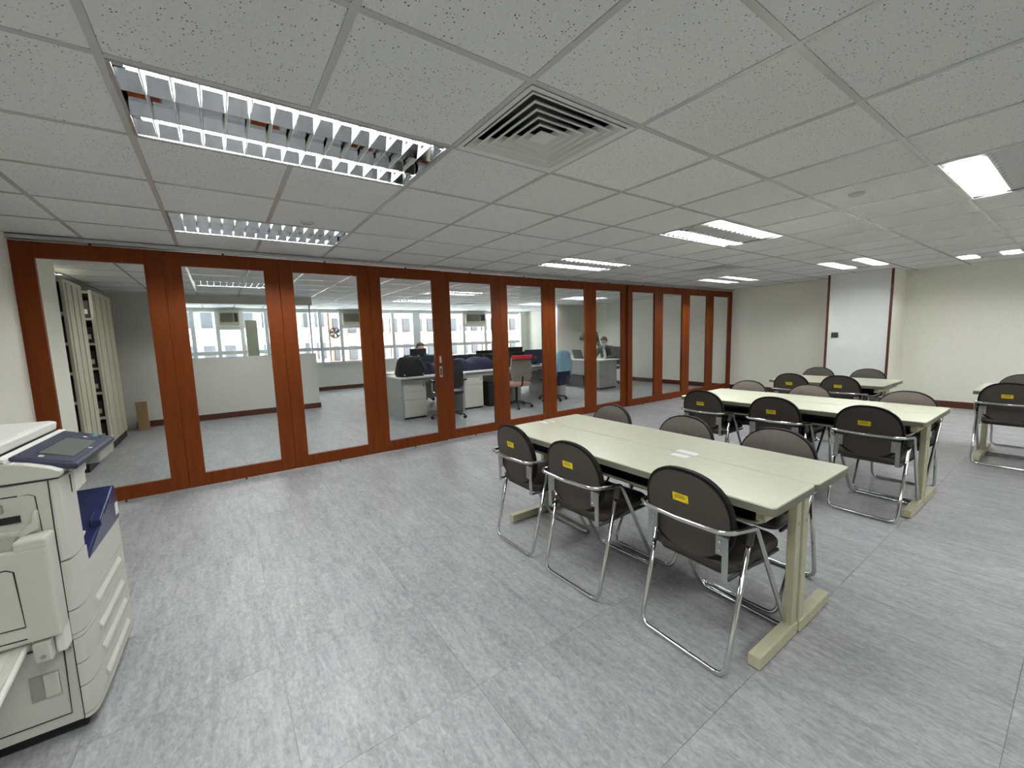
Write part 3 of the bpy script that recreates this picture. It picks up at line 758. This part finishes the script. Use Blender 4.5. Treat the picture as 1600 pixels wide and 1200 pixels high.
# window wall
ww = struct(MB().box(-3.2, XR, YW, YW + .15, 0, .76).build('wall_windows', 'wall_warm'), 'low white wall under the office windows', 'wall')
struct(MB().box(-3.2, XR, YW, YW + .15, 2.20, H + .2).build('wall_window_head', 'wall_warm'), 'wall strip above the office windows', 'wall')
skirt('baseboard_windows', 'red-brown skirting under the office windows', 1.63, XR, YW - .015, YW)
MUL = [-3.2, -2.2, -1.2, -.46, .02, .52, 1.05, 1.58, 2.33, 2.87, 3.66, 4.37, 5.12, 6.1, 6.80, 7.64, 8.45, 9.2]
THICK = {5.12: .115, 1.58: .09, 9.2: .06}
AC_BAYS = {(.02, .52), (2.87, 3.66), (6.80, 7.64)}
nwin = 0
for a, b in zip(MUL[:-1], MUL[1:]):
    nwin += 1
    ta, tb = THICK.get(a, .04), THICK.get(b, .04)
    wn = empty('window_%d' % nwin, (a, YW, 0)); wn['kind'] = 'structure'
    wn['label'] = ('grey framed window with an air conditioner in its head, number %d from the left' if (a, b) in AC_BAYS else 'grey framed office window, number %d from the left') % nwin; wn['category'] = 'window'
    W_ = b - a
    MB().box(-ta / 1, ta, -.02, .11, .76, 2.20).build('mullion', 'winframe', wn)
    MB().box(ta, W_ - tb, -.01, .10, 1.11, 1.20).build('transom', 'winframe', wn)
    MB().box(ta, W_ - tb, -.06, .10, .74, .80).build('sill_bar', 'winframe', wn); MB().box(ta, W_ - tb, .02, .10, 2.15, 2.20).build('head_bar', 'winframe', wn)
    MB().box(ta, W_ - tb, .055, .061, .80, 1.11).build('pane', 'winglass', wn)
    if (a, b) in AC_BAYS:
        MB().box(ta, W_ - tb, .03, .09, 1.72, 1.80).build('bracket_panel', 'winframe', wn)
        MB().box(ta, W_ - tb, .055, .061, 1.20, 1.72).build('pane', 'winglass', wn)
        MB().box(ta, W_ - tb, .05, .06, 1.80, 2.15).build('filler_panel', 'winframe', wn)
    else: MB().box(ta, W_ - tb, .055, .061, 1.20, 2.15).build('pane', 'winglass', wn)
struct(MB().box(9.2, XR, YW, YW + .15, .76, 2.2).build('wall_window_end', 'wall_warm'), 'wall strip at the right end of the office windows', 'wall')
def ac(x, wd, lb):
    o = empty('window_air_conditioner', (x, YW, 1.81)); tag(o, lb, 'air conditioner', 'window air conditioners')
    MB().box(0, wd, -.12, .45, 0, .33).build('casing', 'ac', o, bevel=.01)
    MB().box(.03, wd * .70, -.126, -.118, .09, .31).build('grille', 'acgrille', o)
    for q in range(7): MB().box(.03, wd * .70, -.132, -.125, .105 + q * .03, .112 + q * .03).build('grille_slat', 'acgrille', o)
    MB().box(wd * .74, wd - .03, -.126, -.118, .10, .31).build('control_flap', 'dark', o)
ac(.06, .42, 'small window air conditioner seen through the second panel'); ac(2.91, .70, 'window air conditioner seen through the third panel'); ac(6.84, .76, 'beige window air conditioner seen through the fifth panel')
fan = empty('exhaust_fan', (2.71, YW + .05, 1.60)); tag(fan, 'round exhaust fan set in an office window pane', 'fan')
m = MB(); m.tube([(.14 * math.cos(a), 0, .14 * math.sin(a)) for a in [2 * math.pi * k / 20 for k in range(20)]], .016, 6, closed=True); m.build('ring', 'acgrille', fan)
for k in range(5):
    a = 2 * math.pi * k / 5
    MB().addm([(.02 * math.cos(a), -.01, .02 * math.sin(a)), (.13 * math.cos(a + .1), -.02, .13 * math.sin(a + .1)), (.13 * math.cos(a + .8), .02, .13 * math.sin(a + .8)), (.02 * math.cos(a + 1), .01, .02 * math.sin(a + 1))], [(0, 1, 2, 3)]).build('blade', 'acgrille', fan)
MB().cyl((0, -.03, 0), (0, .03, 0), .03, 10).build('hub', 'acgrille', fan)
# board standing on the low wall
bd = MB().box(.57, .81, 11.9, 11.97, 0, 1.93).build('cream_board', 'ac', bevel=.004); tag(bd, 'tall cream board standing in front of the window', 'board')
MB().box(.59, .79, 11.89, 11.90, .45, 1.88).build('board_face', 'ac', bd)

# buildings across the street
def building(name, lb, x0, x1, y, z1, mat, nx, nz, z0=-6.0, dz=3.0):
    o = empty(name, (x0, y, z0)); tag(o, lb, 'building')
    W_ = x1 - x0; MB().box(0, W_, 0, 6, 0, z1 - z0).build('facade', mat, o)
    wm = MB().box(0, W_ / nx * .55, -.12, .02, 0, dz * .5).mesh('window', 'bwin'); lm = MB().box(-.1, W_ / nx * .55 + .1, -.5, 0, -.22, -.08).mesh('ledge', 'bwall')
    for i in range(nx):
        for k in range(nz):
            p = (W_ / nx * (i + .22), 0, k * dz + dz * .3); link('window', wm, o, p); link('ledge', lm, o, p)
building('apartment_building', 'pale apartment block across the street at left', -9, 5.5, 27, 14, 'bwall', 16, 8, -4.0, 1.9)
building('apartment_building', 'pinkish apartment block across the street behind the middle windows', 6.0, 22, 29, 12, 'bbrown', 17, 8, -4.0, 1.8)
building('apartment_building', 'white tall block across the street behind the right windows', 22.5, 40, 33, 20, 'bwall', 13, 9, -4.0, 2.2)
# storage shelving at far left
def shelving(y0, y1, lb):
    o = empty('mobile_shelving_unit', (-1.27, y0, 0)); tag(o, lb, 'shelving', 'mobile shelving units'); L = y1 - y0
    MB().box(-1.6, -.01, .02, L - .02, 0, .10).build('plinth', 'black', o)
    MB().box(-.03, 0, 0, L, .10, 2.10).build('end_panel', 'shelf', o, bevel=.004)
    for q in range(3): MB().box(0, .008, L * (.10 + q * .30), L * (.10 + q * .30) + L * .18, .14, 2.06).build('panel_rib', 'shelf', o, bevel=.004)
    MB().box(-1.6, -1.57, 0, L, .1, 2.1).build('end_panel', 'shelf', o); MB().box(-1.57, -.03, L * .5 - .01, L * .5 + .01, .1, 2.1).build('back_sheet', 'box_dark', o)
    for z in (.10, .43, .76, 1.08, 1.40, 1.72, 2.06): MB().box(-1.57, -.03, 0, L, z, z + .03).build('shelf', 'shelf', o)
    return o
sa = shelving(6.30, 7.02, 'cream mobile shelving unit nearer the glass'); sb = shelving(7.48, 8.62, 'cream mobile shelving unit farther from the glass')
SH = ['bottom', 'second', 'third', 'fourth', 'fifth', 'top']
def files(y, which):
    for z, nm in zip((.13, .46, .79, 1.11, 1.43, 1.75), SH):
        wd = .34 + .1 * random.random(); hh = .2 + .06 * random.random()
        o = MB().box(-1.315 - wd, -1.315, y + .03, y + .27, z, z + hh).build('file_box', 'box_dark', bevel=.006)
        tag(o, 'dark file box on the %s shelf of the cream shelving %s' % (nm, which), 'file box', 'file boxes in the shelving')
        MB().box(-1.30 - wd, -1.33, y + .022, y + .031, z + .05, z + .11).build('spine_label', 'shelf', o)
files(6.30, 'nearer the glass'); files(7.48, 'farther from the glass')
pk = empty('wooden_crate_board', (-1.12, 8.98, 0)); tag(pk, 'pale brown wooden board standing beside the shelving', 'board')
MB().box(-.07, .07, -.03, .03, 0, .47).build('board', 'wood_pale', pk, bevel=.004); MB().box(-.08, .08, -.035, .035, .47, .485).build('cap', 'shelf', pk)

# desks
def desk(x0, x1, y0, y1, lb):
    o = empty('office_desk', (x0, y0, 0)); tag(o, lb, 'desk', 'white workstation desks'); W_, D_ = x1 - x0, y1 - y0
    MB().box(0, W_, 0, D_, .695, .72).build('desktop', 'desk_w', o, bevel=.003)
    for x in (.0, W_ - .03): MB().box(x, x + .03, .05, D_ - .02, 0, .695).build('side_panel', 'grey_desk', o)
    MB().box(.03, W_ - .03, D_ - .12, D_ - .10, .25, .695).build('modesty_panel', 'grey_desk', o); MB().box(.03, W_ - .03, .03, .05, .62, .695).build('front_rail', 'grey_desk', o)
desk(2.42, 3.60, 6.60, 7.34, 'white workstation desk with a black bag on it'); desk(3.60, 5.02, 6.76, 7.44, 'white workstation desk above the pedestal behind the fifth panel'); desk(5.02, 6.35, 6.86, 7.50, 'white workstation desk beside the blue jacket chair')
desk(2.60, 4.30, 7.52, 8.2, 'white desk on the window side, at its left end'); desk(4.30, 6.30, 7.54, 8.2, 'white desk on the window side, at its right end')
def pedestal(x, y, lb):
    o = empty('drawer_pedestal', (x, y, 0)); tag(o, lb, 'pedestal', 'white drawer pedestals')
    MB().box(.01, .40, .02, .48, 0, .03).build('base', 'black', o); MB().box(0, .41, .018, .50, .03, .63).build('body', 'ped', o, bevel=.003)
    for z0, z1 in ((.04, .33), (.335, .47), (.475, .622)):
        d = MB().box(.004, .406, 0, .018, z0, z1).build('drawer', 'ped', o, bevel=.002)
        if z1 > .6: MB().cyl((.365, -.003, .56), (.365, .002, .56), .012, 10).build('lock', 'dark', d)
pedestal(2.455, 6.66, 'white three-drawer pedestal behind the fourth glass panel'); pedestal(3.69, 6.80, 'white three-drawer pedestal behind the fifth glass panel')
dv = empty('desk_divider', (2.75, 7.46, 0)); tag(dv, 'dark low screen running along the back of the workstation desks', 'screen')
MB().box(0, 3.55, -.02, .02, .72, 1.0).build('panel', 'dk_cloth', dv, bevel=.004); MB().box(0, 3.55, -.022, .022, .995, 1.01).build('cap', 'dark', dv)
for q in (0.0, 1.75, 3.51): MB().box(q, q + .04, -.025, .025, .72, 1.0).build('post', 'dark', dv)
# black holdall with fabric folds
bag = empty('holdall_bag', (2.68, 6.86, .72)); tag(bag, 'black holdall bag on the left end of the white desk', 'bag')
secs = []
for z, fx, fy in ((.0, .23, .13), (.05, .26, .16), (.16, .25, .15), (.27, .21, .12), (.33, .16, .08), (.345, .05, .02)):
    secs.append([(fx * math.copysign(abs(math.cos(a)) ** .6, math.cos(a)) * (1 + .05 * math.sin(5 * a + z * 20)), fy * math.copysign(abs(math.sin(a)) ** .6, math.sin(a)), z) for a in [2 * math.pi * k / 24 for k in range(24)]])
MB().loft(secs).build('body', 'dk_cloth', bag, smooth=50)
MB().tube(fillet([(.06, -.12, .28), (.14, -.15, .34), (.24, -.17, .10), (.26, -.13, .03)], .05), .012, 6).build('strap', 'dark', bag, smooth=True)
for x in (-.17, .17): MB().cyl((x, -.165, .035), (x, -.155, .035), .016, 8).build('buckle', 'alu', bag)
# monitors
def monitor(x, y, z0, w_, h_, rz, lb, mat='black'):
    o = empty('computer_monitor', (x, y, .72), rz); tag(o, lb, 'monitor', 'computer monitors')
    MB().lathe([(.001, 0), (.11, 0), (.11, .012), (.02, .018), (.001, .02)]).build('base', 'black', o, smooth=40)
    MB().box(-.02, .02, -.012, .012, .015, z0 - .72 + h_ * .5).build('stand', 'black', o)
    p = MB().box(-w_ / 2, w_ / 2, -.03, -.005, z0 - .72, z0 - .72 + h_).build('panel', mat, o, bevel=.006)
    MB().box(-w_ / 2 + .015, w_ / 2 - .015, .0, .002, z0 - .70, z0 - .74 + h_).build('screen', 'screen', p); MB().cyl((0, -.033, z0 - .72 + h_ * .4), (0, -.029, z0 - .72 + h_ * .4), .022, 10).build('logo', 'alu', p)
monitor(3.20, 7.75, .93, .34, .24, 0, 'black monitor in front of the seated person in teal', 'black')
monitor(4.75, 7.70, .80, .52, .27, 0, 'black monitor seen through the right of the fifth panel'); monitor(5.50, 7.72, .82, .52, .29, .1, 'black monitor seen through the left of the sixth panel')
monitor(5.70, 7.18, .77, .50, .28, -.3, 'dark navy monitor beside the light blue jacket', 'navy_d'); monitor(3.35, 7.20, .76, .52, .30, 0, 'dark monitor just right of the black bag', 'navy_d')
# navy jacket lying along the desk
def mound(name, lb, x, y, L_, D_, h_, mat, cat, seed):
    random.seed(seed); nx, ny = 22, 8; v = []; f = []
    ph = [random.random() * 6 for _ in range(6)]
    for j in range(ny + 1):
        for i in range(nx + 1):
            u, w_ = i / nx, j / ny; e = max(0, math.sin(math.pi * u)) ** .35 * max(0, math.sin(math.pi * w_)) ** .5
            zz = h_ * e * (.78 + .14 * math.sin(7 * u + ph[0]) + .10 * math.sin(15 * u + 5 * w_ + ph[1]))
            v.append((x + (u - .5) * L_, y + (w_ - .5) * D_ + .02 * math.sin(9 * u + ph[2]), .722 + max(zz, 0)))
    for j in range(ny):
        for i in range(nx): a = j * (nx + 1) + i; f.append((a, a + 1, a + nx + 2, a + nx + 1))
    nb = len(v); v += [(q[0], q[1], .721) for q in v[:]]
    ring = [i for i in range(nx + 1)] + [(j + 1) * (nx + 1) - 1 for j in range(1, ny + 1)] + [ny * (nx + 1) + i for i in range(nx - 1, -1, -1)] + [j * (nx + 1) for j in range(ny - 1, 0, -1)]
    for k in range(len(ring)): a, b = ring[k], ring[(k + 1) % len(ring)]; f.append((a, b, b + nb, a + nb))
    f.append(tuple(i + nb for i in ring[::-1]))
    o = MB().addm(v, f).build(name, mat, smooth=60); tag(o, lb, cat); return o
mound('folded_jacket', 'dark navy jacket heaped on the white desk behind the fifth panel', 4.05, 7.12, .95, .36, .34, 'navy_cloth', 'jacket', 3)
mound('folded_jacket', 'black jacket heaped on the desk just left of the sixth panel', 4.78, 7.16, .55, .34, .36, 'dk_cloth', 'jacket', 5)
mound('folded_jacket', 'dark jacket heaped behind the black bag', 3.12, 7.02, .5, .26, .30, 'navy_cloth', 'jacket', 8)
tw = empty('computer_tower', (4.30, 6.98, 0)); tag(tw, 'black computer tower under the white desk beside the pedestal', 'computer')
MB().box(-.09, .09, -.2, .2, .02, .46).build('case', 'black', tw, bevel=.006); MB().box(-.08, .08, -.206, -.199, .05, .44).build('front_mesh', 'chairblk', tw); MB().box(-.07, .07, -.19, .19, 0, .02).build('feet', 'dark', tw)
# office swivel chairs
def office_chair(x, y, rz, lb, seat_mat, back_mat, grp='office swivel chairs'):
    o = empty('office_chair', (x, y, 0), rz); tag(o, lb, 'chair', grp)
    for k in range(5):
        a = 2 * math.pi * k / 5 + .3; c, s_ = math.cos(a), math.sin(a)
        ar = MB().tube([(.03 * c, .03 * s_, .11), (.29 * c, .29 * s_, .07)], [.02, .013], 8).build('base_arm', 'chairblk', o)
        MB().cyl((.29 * c - .016 * s_, .29 * s_ + .016 * c, .03), (.29 * c + .016 * s_, .29 * s_ - .016 * c, .03), .03, 10).build('caster', 'black', ar)
    MB().cyl((0, 0, .08), (0, 0, .42), .024, 10).build('gas_column', 'black', o)
    sp = rrect(-.23, .23, -.23, .23, .08); MB().loft([[(p * f, q * f, z) for p, q in sp] for f, z in ((.8, .42), (1, .44), (1, .475), (.9, .49), (.02, .492))]).build('seat', seat_mat, o, smooth=45)
    bs = []
    for z, hw in ((.52, .15), (.56, .20), (.75, .215), (.95, .20), (1.0, .15)):
        bs.append([(-.24 - .04 * (z - .5) + d + .25 * y_ * y_, y_, z) for (y_, d) in ((-hw, 0), (0, 0), (hw, 0), (hw, .035), (0, .04), (-hw, .035))])
    MB().loft(bs).build('backrest', back_mat, o, smooth=45)
    MB().tube(fillet([(-.05, 0, .43), (-.25, 0, .43), (-.285, 0, .62)], .06), .016, 8).build('back_stem', 'black', o)
    for s_ in (-1, 1):
        am = MB().tube(fillet([(.0, s_ * .2, .45), (.0, s_ * .27, .45), (.0, s_ * .27, .64)], .04), .013, 8).build('arm_post', 'alu', o)
        MB().box(-.13, .13, s_ * .27 - .03, s_ * .27 + .03, .64, .67).build('armrest', 'black', am, bevel=.008)
    return o
office_chair(3.12, 6.32, R(75), 'charcoal swivel chair behind the stile of the fourth panel', 'chairblk', 'chairblk')
oc = office_chair(4.56, 6.34, R(80), 'swivel chair with a grey and red back and pink seat behind the sixth panel', 'pink', 'gfab')
MB().box(-.315, -.235, -.20, .20, .94, 1.005).build('headband', 'red', oc, bevel=.008)
oc2 = office_chair(5.62, 6.52, R(100), 'dark swivel chair with a light blue jacket hung over it', 'chairblk', 'chairblk')
# jacket hung on the chair back: draped shell
jk = empty('hung_jacket', (5.62, 6.52, 0), R(100)); tag(jk, 'light blue and navy jacket hung over the back of a swivel chair', 'jacket')
secs = []
for z, hw, th in ((.34, .20, .05), (.45, .22, .055), (.62, .235, .06), (.82, .235, .06), (.95, .215, .055), (1.01, .17, .05), (1.04, .06, .03)):
    secs.append([(-.27 - .04 * (z - .5) + th * 1.2 * math.sin(a) + .01 * math.sin(9 * a), hw * math.copysign(abs(math.cos(a)) ** .7, math.cos(a)) + .012 * math.sin(z * 14 + a * 3), z) for a in [2 * math.pi * k / 24 for k in range(24)]])
MB().loft(secs[2:]).build('jacket_body', 'sky_cloth', jk, smooth=60); MB().loft(secs[:3]).build('jacket_hem', 'navy_cloth', jk, smooth=60)
for s_ in (-1, 1): MB().tube([(-.27, s_ * .15, .97), (-.29, s_ * .24, .78), (-.27, s_ * .25, .52)], [.05, .05, .04], 10).build('sleeve', 'sky_cloth', jk, smooth=True)
# manager's desk
md = empty('manager_desk', (7.40, 6.86, 0)); tag(md, 'grey desk with white top where the masked man sits', 'desk')
MB().box(-.04, .68, -.04, 1.75, .70, .725).build('desktop', 'desk_w', md, bevel=.004); MB().box(0, .62, 0, .45, .05, .70).build('drawer_unit', 'grey_desk', md, bevel=.006)
MB().box(.02, .60, .02, .43, 0, .05).build('plinth', 'black', md); MB().box(0, .03, .45, 1.7, .12, .70).build('front_panel', 'grey_desk', md); MB().box(0, .62, 1.66, 1.70, 0, .70).build('end_panel', 'grey_desk', md)
bx_ = MB().box(7.36, 7.40, 7.36, 7.95, .05, .33).build('dark_box', 'dark', bevel=.004); tag(bx_, 'dark flat box leaning against the grey desk front', 'box')
MB().box(7.352, 7.36, 7.38, 7.93, .30, .33).build('lid', 'dark', bx_)
cbl = MB().tube(fillet([(7.2, 7.95, .01), (7.25, 7.8, .01), (7.3, 7.6, .012), (7.28, 7.35, .01)], .1), .012, 6).build('power_cable', 'paper', smooth=True); tag(cbl, 'white power cable on the floor by the grey desk', 'cable')
lp = empty('laptop', (7.66, 7.74, .725), R(180)); tag(lp, 'open black laptop on the grey desk', 'laptop')
MB().box(-.17, .07, -.17, .17, 0, .015).build('base', 'black', lp, bevel=.003)
MB().addm([(.07, -.17, .012), (.07, .17, .012), (.15, .17, .235), (.15, -.17, .235), (.078, -.17, .010), (.078, .17, .010), (.158, .17, .233), (.158, -.17, .233)], [(0, 1, 2, 3), (7, 6, 5, 4), (0, 4, 5, 1), (1, 5, 6, 2), (2, 6, 7, 3), (3, 7, 4, 0)]).build('lid', 'black', lp)
pp = empty('paper_stack', (7.58, 8.15, .725)); tag(pp, 'stack of white papers and trays on the grey desk', 'papers')
for q in range(4): o = MB().box(-.12, .12, -.16, .16, q * .02, q * .02 + .016).build('sheet_bundle', 'paper', pp); o.rotation_euler[2] = .12 * (q - 1.5)
# water bottle by the man
wb = MB().lathe([(.001, 0), (.03, 0), (.032, .02), (.032, .13), (.014, .17), (.014, .2), (.001, .2)], (0, 0, 0), 12).build('water_bottle', 'shirt', loc=(7.78, 7.02, .725), smooth=40); tag(wb, 'clear plastic water bottle on the grey desk', 'bottle')
MB().cyl((0, 0, .2), (0, 0, .22), .016, 10).build('cap', 'paper', wb)

# ------------------------------------------------------------------ people
def skinned(name, nodes, edges, mat, parent, root_key, sub=2):
    keys = list(nodes); me = bpy.data.meshes.new(name)
    me.from_pydata([nodes[k][0] for k in keys], [(keys.index(a), keys.index(b)) for a, b in edges], []); me.update()
    tmp = bpy.data.objects.new('tmp', me); COL.objects.link(tmp)
    sk = tmp.modifiers.new('s', 'SKIN'); sk.use_smooth_shade = True
    for i, k in enumerate(keys):
        r = nodes[k][1]; d = me.skin_vertices[0].data[i]
        d.radius = r if isinstance(r, tuple) else (r, r); d.use_root = (k == root_key)
    sb_ = tmp.modifiers.new('u', 'SUBSURF'); sb_.levels = sub; sb_.render_levels = sub
    dg = bpy.context.evaluated_depsgraph_get(); ev = tmp.evaluated_get(dg)
    out = bpy.data.meshes.new_from_object(ev); out.name = name
    bpy.data.objects.remove(tmp, do_unlink=True)
    out.materials.clear(); out.materials.append(M[mat]); out.shade_smooth()
    return link(name, out, parent)
def head(root, c, fwd, mask=False):
    f = Vector(fwd).normalized(); up = Vector((0, 0, 1)); side = f.cross(up).normalized(); up = side.cross(f).normalized()
    C = Vector(c)
    def at(a, b, d): return C + f * a + side * b + up * d
    secs = []
    for t, rf, rs, off in ((-.125, .035, .03, .035), (-.105, .06, .05, .03), (-.06, .085, .065, .012), (0, .098, .075, 0), (.05, .098, .077, -.004), (.09, .075, .06, -.006), (.112, .035, .03, -.006), (.118, .005, .005, -.006)):
        secs.append([at(off + rf * math.cos(a), rs * math.sin(a), t) for a in [2 * math.pi * k / 16 for k in range(16)]])
    MB().loft(secs).build('head', 'skin', root, smooth=True)
    hs = []
    for t, rf, rs, off in ((-.03, .075, .078, -.03), (.03, .096, .083, -.02), (.07, .098, .078, -.012), (.105, .07, .058, -.008), (.126, .02, .02, -.006)):
        hs.append([at(off + rf * math.cos(a), rs * math.sin(a), t) for a in [2 * math.pi * k / 16 for k in range(16)]])
    MB().loft(hs).build('hair', 'hair', root, smooth=True)
    for s_ in (-1, 1):
        p = at(0, s_ * .078, -.01); MB().ell(p, .012, .012, .028, 8, 6).build('ear', 'skin', root, smooth=True)
        p = at(.092, s_ * .03, .005); MB().ell(p, .008, .008, .006, 8, 5).build('eye', 'hair', root, smooth=True)
    MB().loft([[at(.095, b, d) for b, d in ((-.008, .0), (.008, .0), (.012, -.035), (-.012, -.035))], [at(.112, b, d) for b, d in ((-.003, -.005), (.003, -.005), (.008, -.033), (-.008, -.033))]]).build('nose', 'skin', root, smooth=True)
    if mask:
        ms = []
        for t, k in ((-.115, .7), (-.09, 1.0), (-.05, 1.03), (-.022, .95)):
            ms.append([at(.01 + .105 * k * math.cos(a), .075 * k * math.sin(a), t) for a in [R(-80 + 160 * q / 10) for q in range(11)]] + [at(.095 * k * math.cos(a), .068 * k * math.sin(a), t) for a in [R(80 - 160 * q / 10) for q in range(11)]])
        MB().loft(ms).build('face_mask', 'mask', root, smooth=True)
    else:
        MB().ell(at(.09, 0, -.065), .006, .018, .005, 8, 5).build('mouth', 'trimwood', root, smooth=True)
def hand(root, wrist, d, up):
    d = Vector(d).normalized(); u = Vector(up); u = (u - d * u.dot(d)).normalized(); s_ = d.cross(u); W_ = Vector(wrist)
    n = {'w': (W_, .022), 'p': (W_ + d * .05, (.034, .018)), 'k': (W_ + d * .085, (.036, .014))}; e = [('w', 'p'), ('p', 'k')]
    for q, (off, ln) in enumerate(((-.027, .06), (-.009, .072), (.009, .068), (.026, .052))):
        a, b, c = 'a%d' % q, 'b%d' % q, 'c%d' % q
        n[a] = (W_ + d * .098 + s_ * off, .0085); n[b] = (W_ + d * (.098 + ln * .55) + s_ * off * 1.1 - u * .008, .008); n[c] = (W_ + d * (.098 + ln) + s_ * off * 1.1 - u * .026, .0065)
        e += [('k', a), (a, b), (b, c)]
    n['t1'] = (W_ + d * .04 - s_ * .038, .010); n['t2'] = (W_ + d * .075 - s_ * .058 - u * .01, .008); e += [('p', 't1'), ('t1', 't2')]
    skinned('hand', n, e, 'skin', root, 'p', 1)
def person(lb, loc, rz, pose, cloth, leg_mat, mask=False, headfwd=(1, 0, -.2), hands=True):
    root = empty('person', loc, rz); tag(root, lb, 'person')
    n = {k: v for k, v in pose.items()}
    up = {k: n[k] for k in ('pelvis', 'waist', 'chest', 'neckb', 'shl', 'ell', 'wrl', 'shr', 'elr', 'wrr')}
    E = [('pelvis', 'waist'), ('waist', 'chest'), ('chest', 'neckb'), ('chest', 'shl'), ('shl', 'ell'), ('ell', 'wrl'), ('chest', 'shr'), ('shr', 'elr'), ('elr', 'wrr')]
    for s_ in 'lr':
        for k in ('hip', 'kn', 'an', 'toe'): up[k + s_] = n[k + s_]
        E += [('pelvis', 'hip' + s_), ('hip' + s_, 'kn' + s_), ('kn' + s_, 'an' + s_), ('an' + s_, 'toe' + s_)]
    skinned('body', up, E, cloth, root, 'pelvis', 2)
    nb = Vector(n['neckb'][0]); hc = Vector(n['head'][0])
    MB().tube([nb - Vector((0, 0, .03)), (nb + hc) / 2, hc - Vector((0, 0, .06))], [.055, .052, .05], 10).build('neck', 'skin', root, smooth=True)
    head(root, n['head'][0], headfwd, mask)
    MB().tube([nb + Vector((.055, 0, .0)), nb + Vector((.085, 0, -.09)), nb + Vector((.085, 0, -.2))], [.032, .026, .012], 8).build('shirt_front', 'shirt', root, smooth=True)
    if hands:
        for s_ in 'lr':
            wv = Vector(n['wr' + s_][0]); ev_ = Vector(n['el' + s_][0]); hand(root, wv, (wv - ev_), (0, 0, 1))
    return root
sit = {'pelvis': ((0, 0, .52), (.15, .12)), 'waist': ((.05, 0, .68), (.15, .11)), 'chest': ((.13, 0, .88), (.20, .14)), 'neckb': ((.19, 0, 1.02), (.08, .08)), 'head': ((.27, 0, 1.16), .1),
       'shl': ((.15, .19, .95), (.09, .09)), 'ell': ((.24, .29, .77), .065), 'wrl': ((.46, .17, .755), .038), 'shr': ((.15, -.19, .95), (.09, .09)), 'elr': ((.24, -.29, .77), .065), 'wrr': ((.46, -.15, .755), .038),
       'hipl': ((.05, .10, .50), .09), 'knl': ((.44, .12, .50), .07), 'anl': ((.44, .12, .09), .05), 'toel': ((.58, .12, .04), .04), 'hipr': ((.05, -.10, .50), .09), 'knr': ((.44, -.12, .50), .07), 'anr': ((.44, -.12, .09), .05), 'toer': ((.58, -.12, .04), .04)}
person('seated man in a dark suit and pale face mask leaning over the grey desk', (8.36, 7.42, 0), R(195), sit, 'suit', 'suit', True, (1, 0, -.45))
office_chair(8.42, 7.40, R(195), 'dark swivel chair under the seated masked man', 'chairblk', 'chairblk')
person('seated person in teal behind a black monitor, only dark hair showing above it', (3.58, 8.78, 0), R(-90), sit, 'tealcloth', 'suit', False, (1, 0, -.2))
office_chair(3.58, 8.84, R(-90), 'dark swivel chair under the person in teal', 'chairblk', 'chairblk')
stand = {'pelvis': ((0, 0, .95), (.15, .11)), 'waist': ((.0, 0, 1.10), (.145, .105)), 'chest': ((.02, 0, 1.32), (.17, .12)), 'neckb': ((.03, 0, 1.46), (.06, .06)), 'head': ((.06, 0, 1.62), .1),
         'shl': ((.02, .21, 1.36), (.085, .085)), 'ell': ((.05, .27, 1.10), .06), 'wrl': ((.24, .20, .98), .04), 'shr': ((.02, -.21, 1.37), (.085, .085)), 'elr': ((.10, -.40, 1.22), .065), 'wrr': ((.24, -.20, 1.34), .04),
         'hipl': ((.0, .09, .90), .09), 'knl': ((.02, .10, .50), .065), 'anl': ((.0, .10, .09), .05), 'toel': ((.15, .11, .04), .04), 'hipr': ((.0, -.09, .90), .09), 'knr': ((.02, -.10, .50), .065), 'anr': ((.0, -.10, .09), .05), 'toer': ((.15, -.11, .04), .04)}
person('standing person in a dark jacket with raised elbow, mostly behind a brown stile', (8.47, 8.22, 0), R(-95), stand, 'suit', 'suit', False, (1, 0, -.2))

# white waste bin beside the jacket chair
bn = empty('waste_bin', (6.02, 6.72, 0)); tag(bn, 'small white waste bin on the floor beside the blue jacket chair', 'bin')
MB().lathe([(.001, 0), (.10, 0), (.125, .27), (.13, .28), (.118, .28), (.095, .012), (.001, .012)], (0, 0, 0), 18).build('bucket', 'desk_w', bn, smooth=40)
MB().tube([(.128 * math.cos(a), .128 * math.sin(a), .28) for a in [2 * math.pi * k / 18 for k in range(18)]], .006, 6, closed=True).build('rim', 'paper', bn, smooth=True)
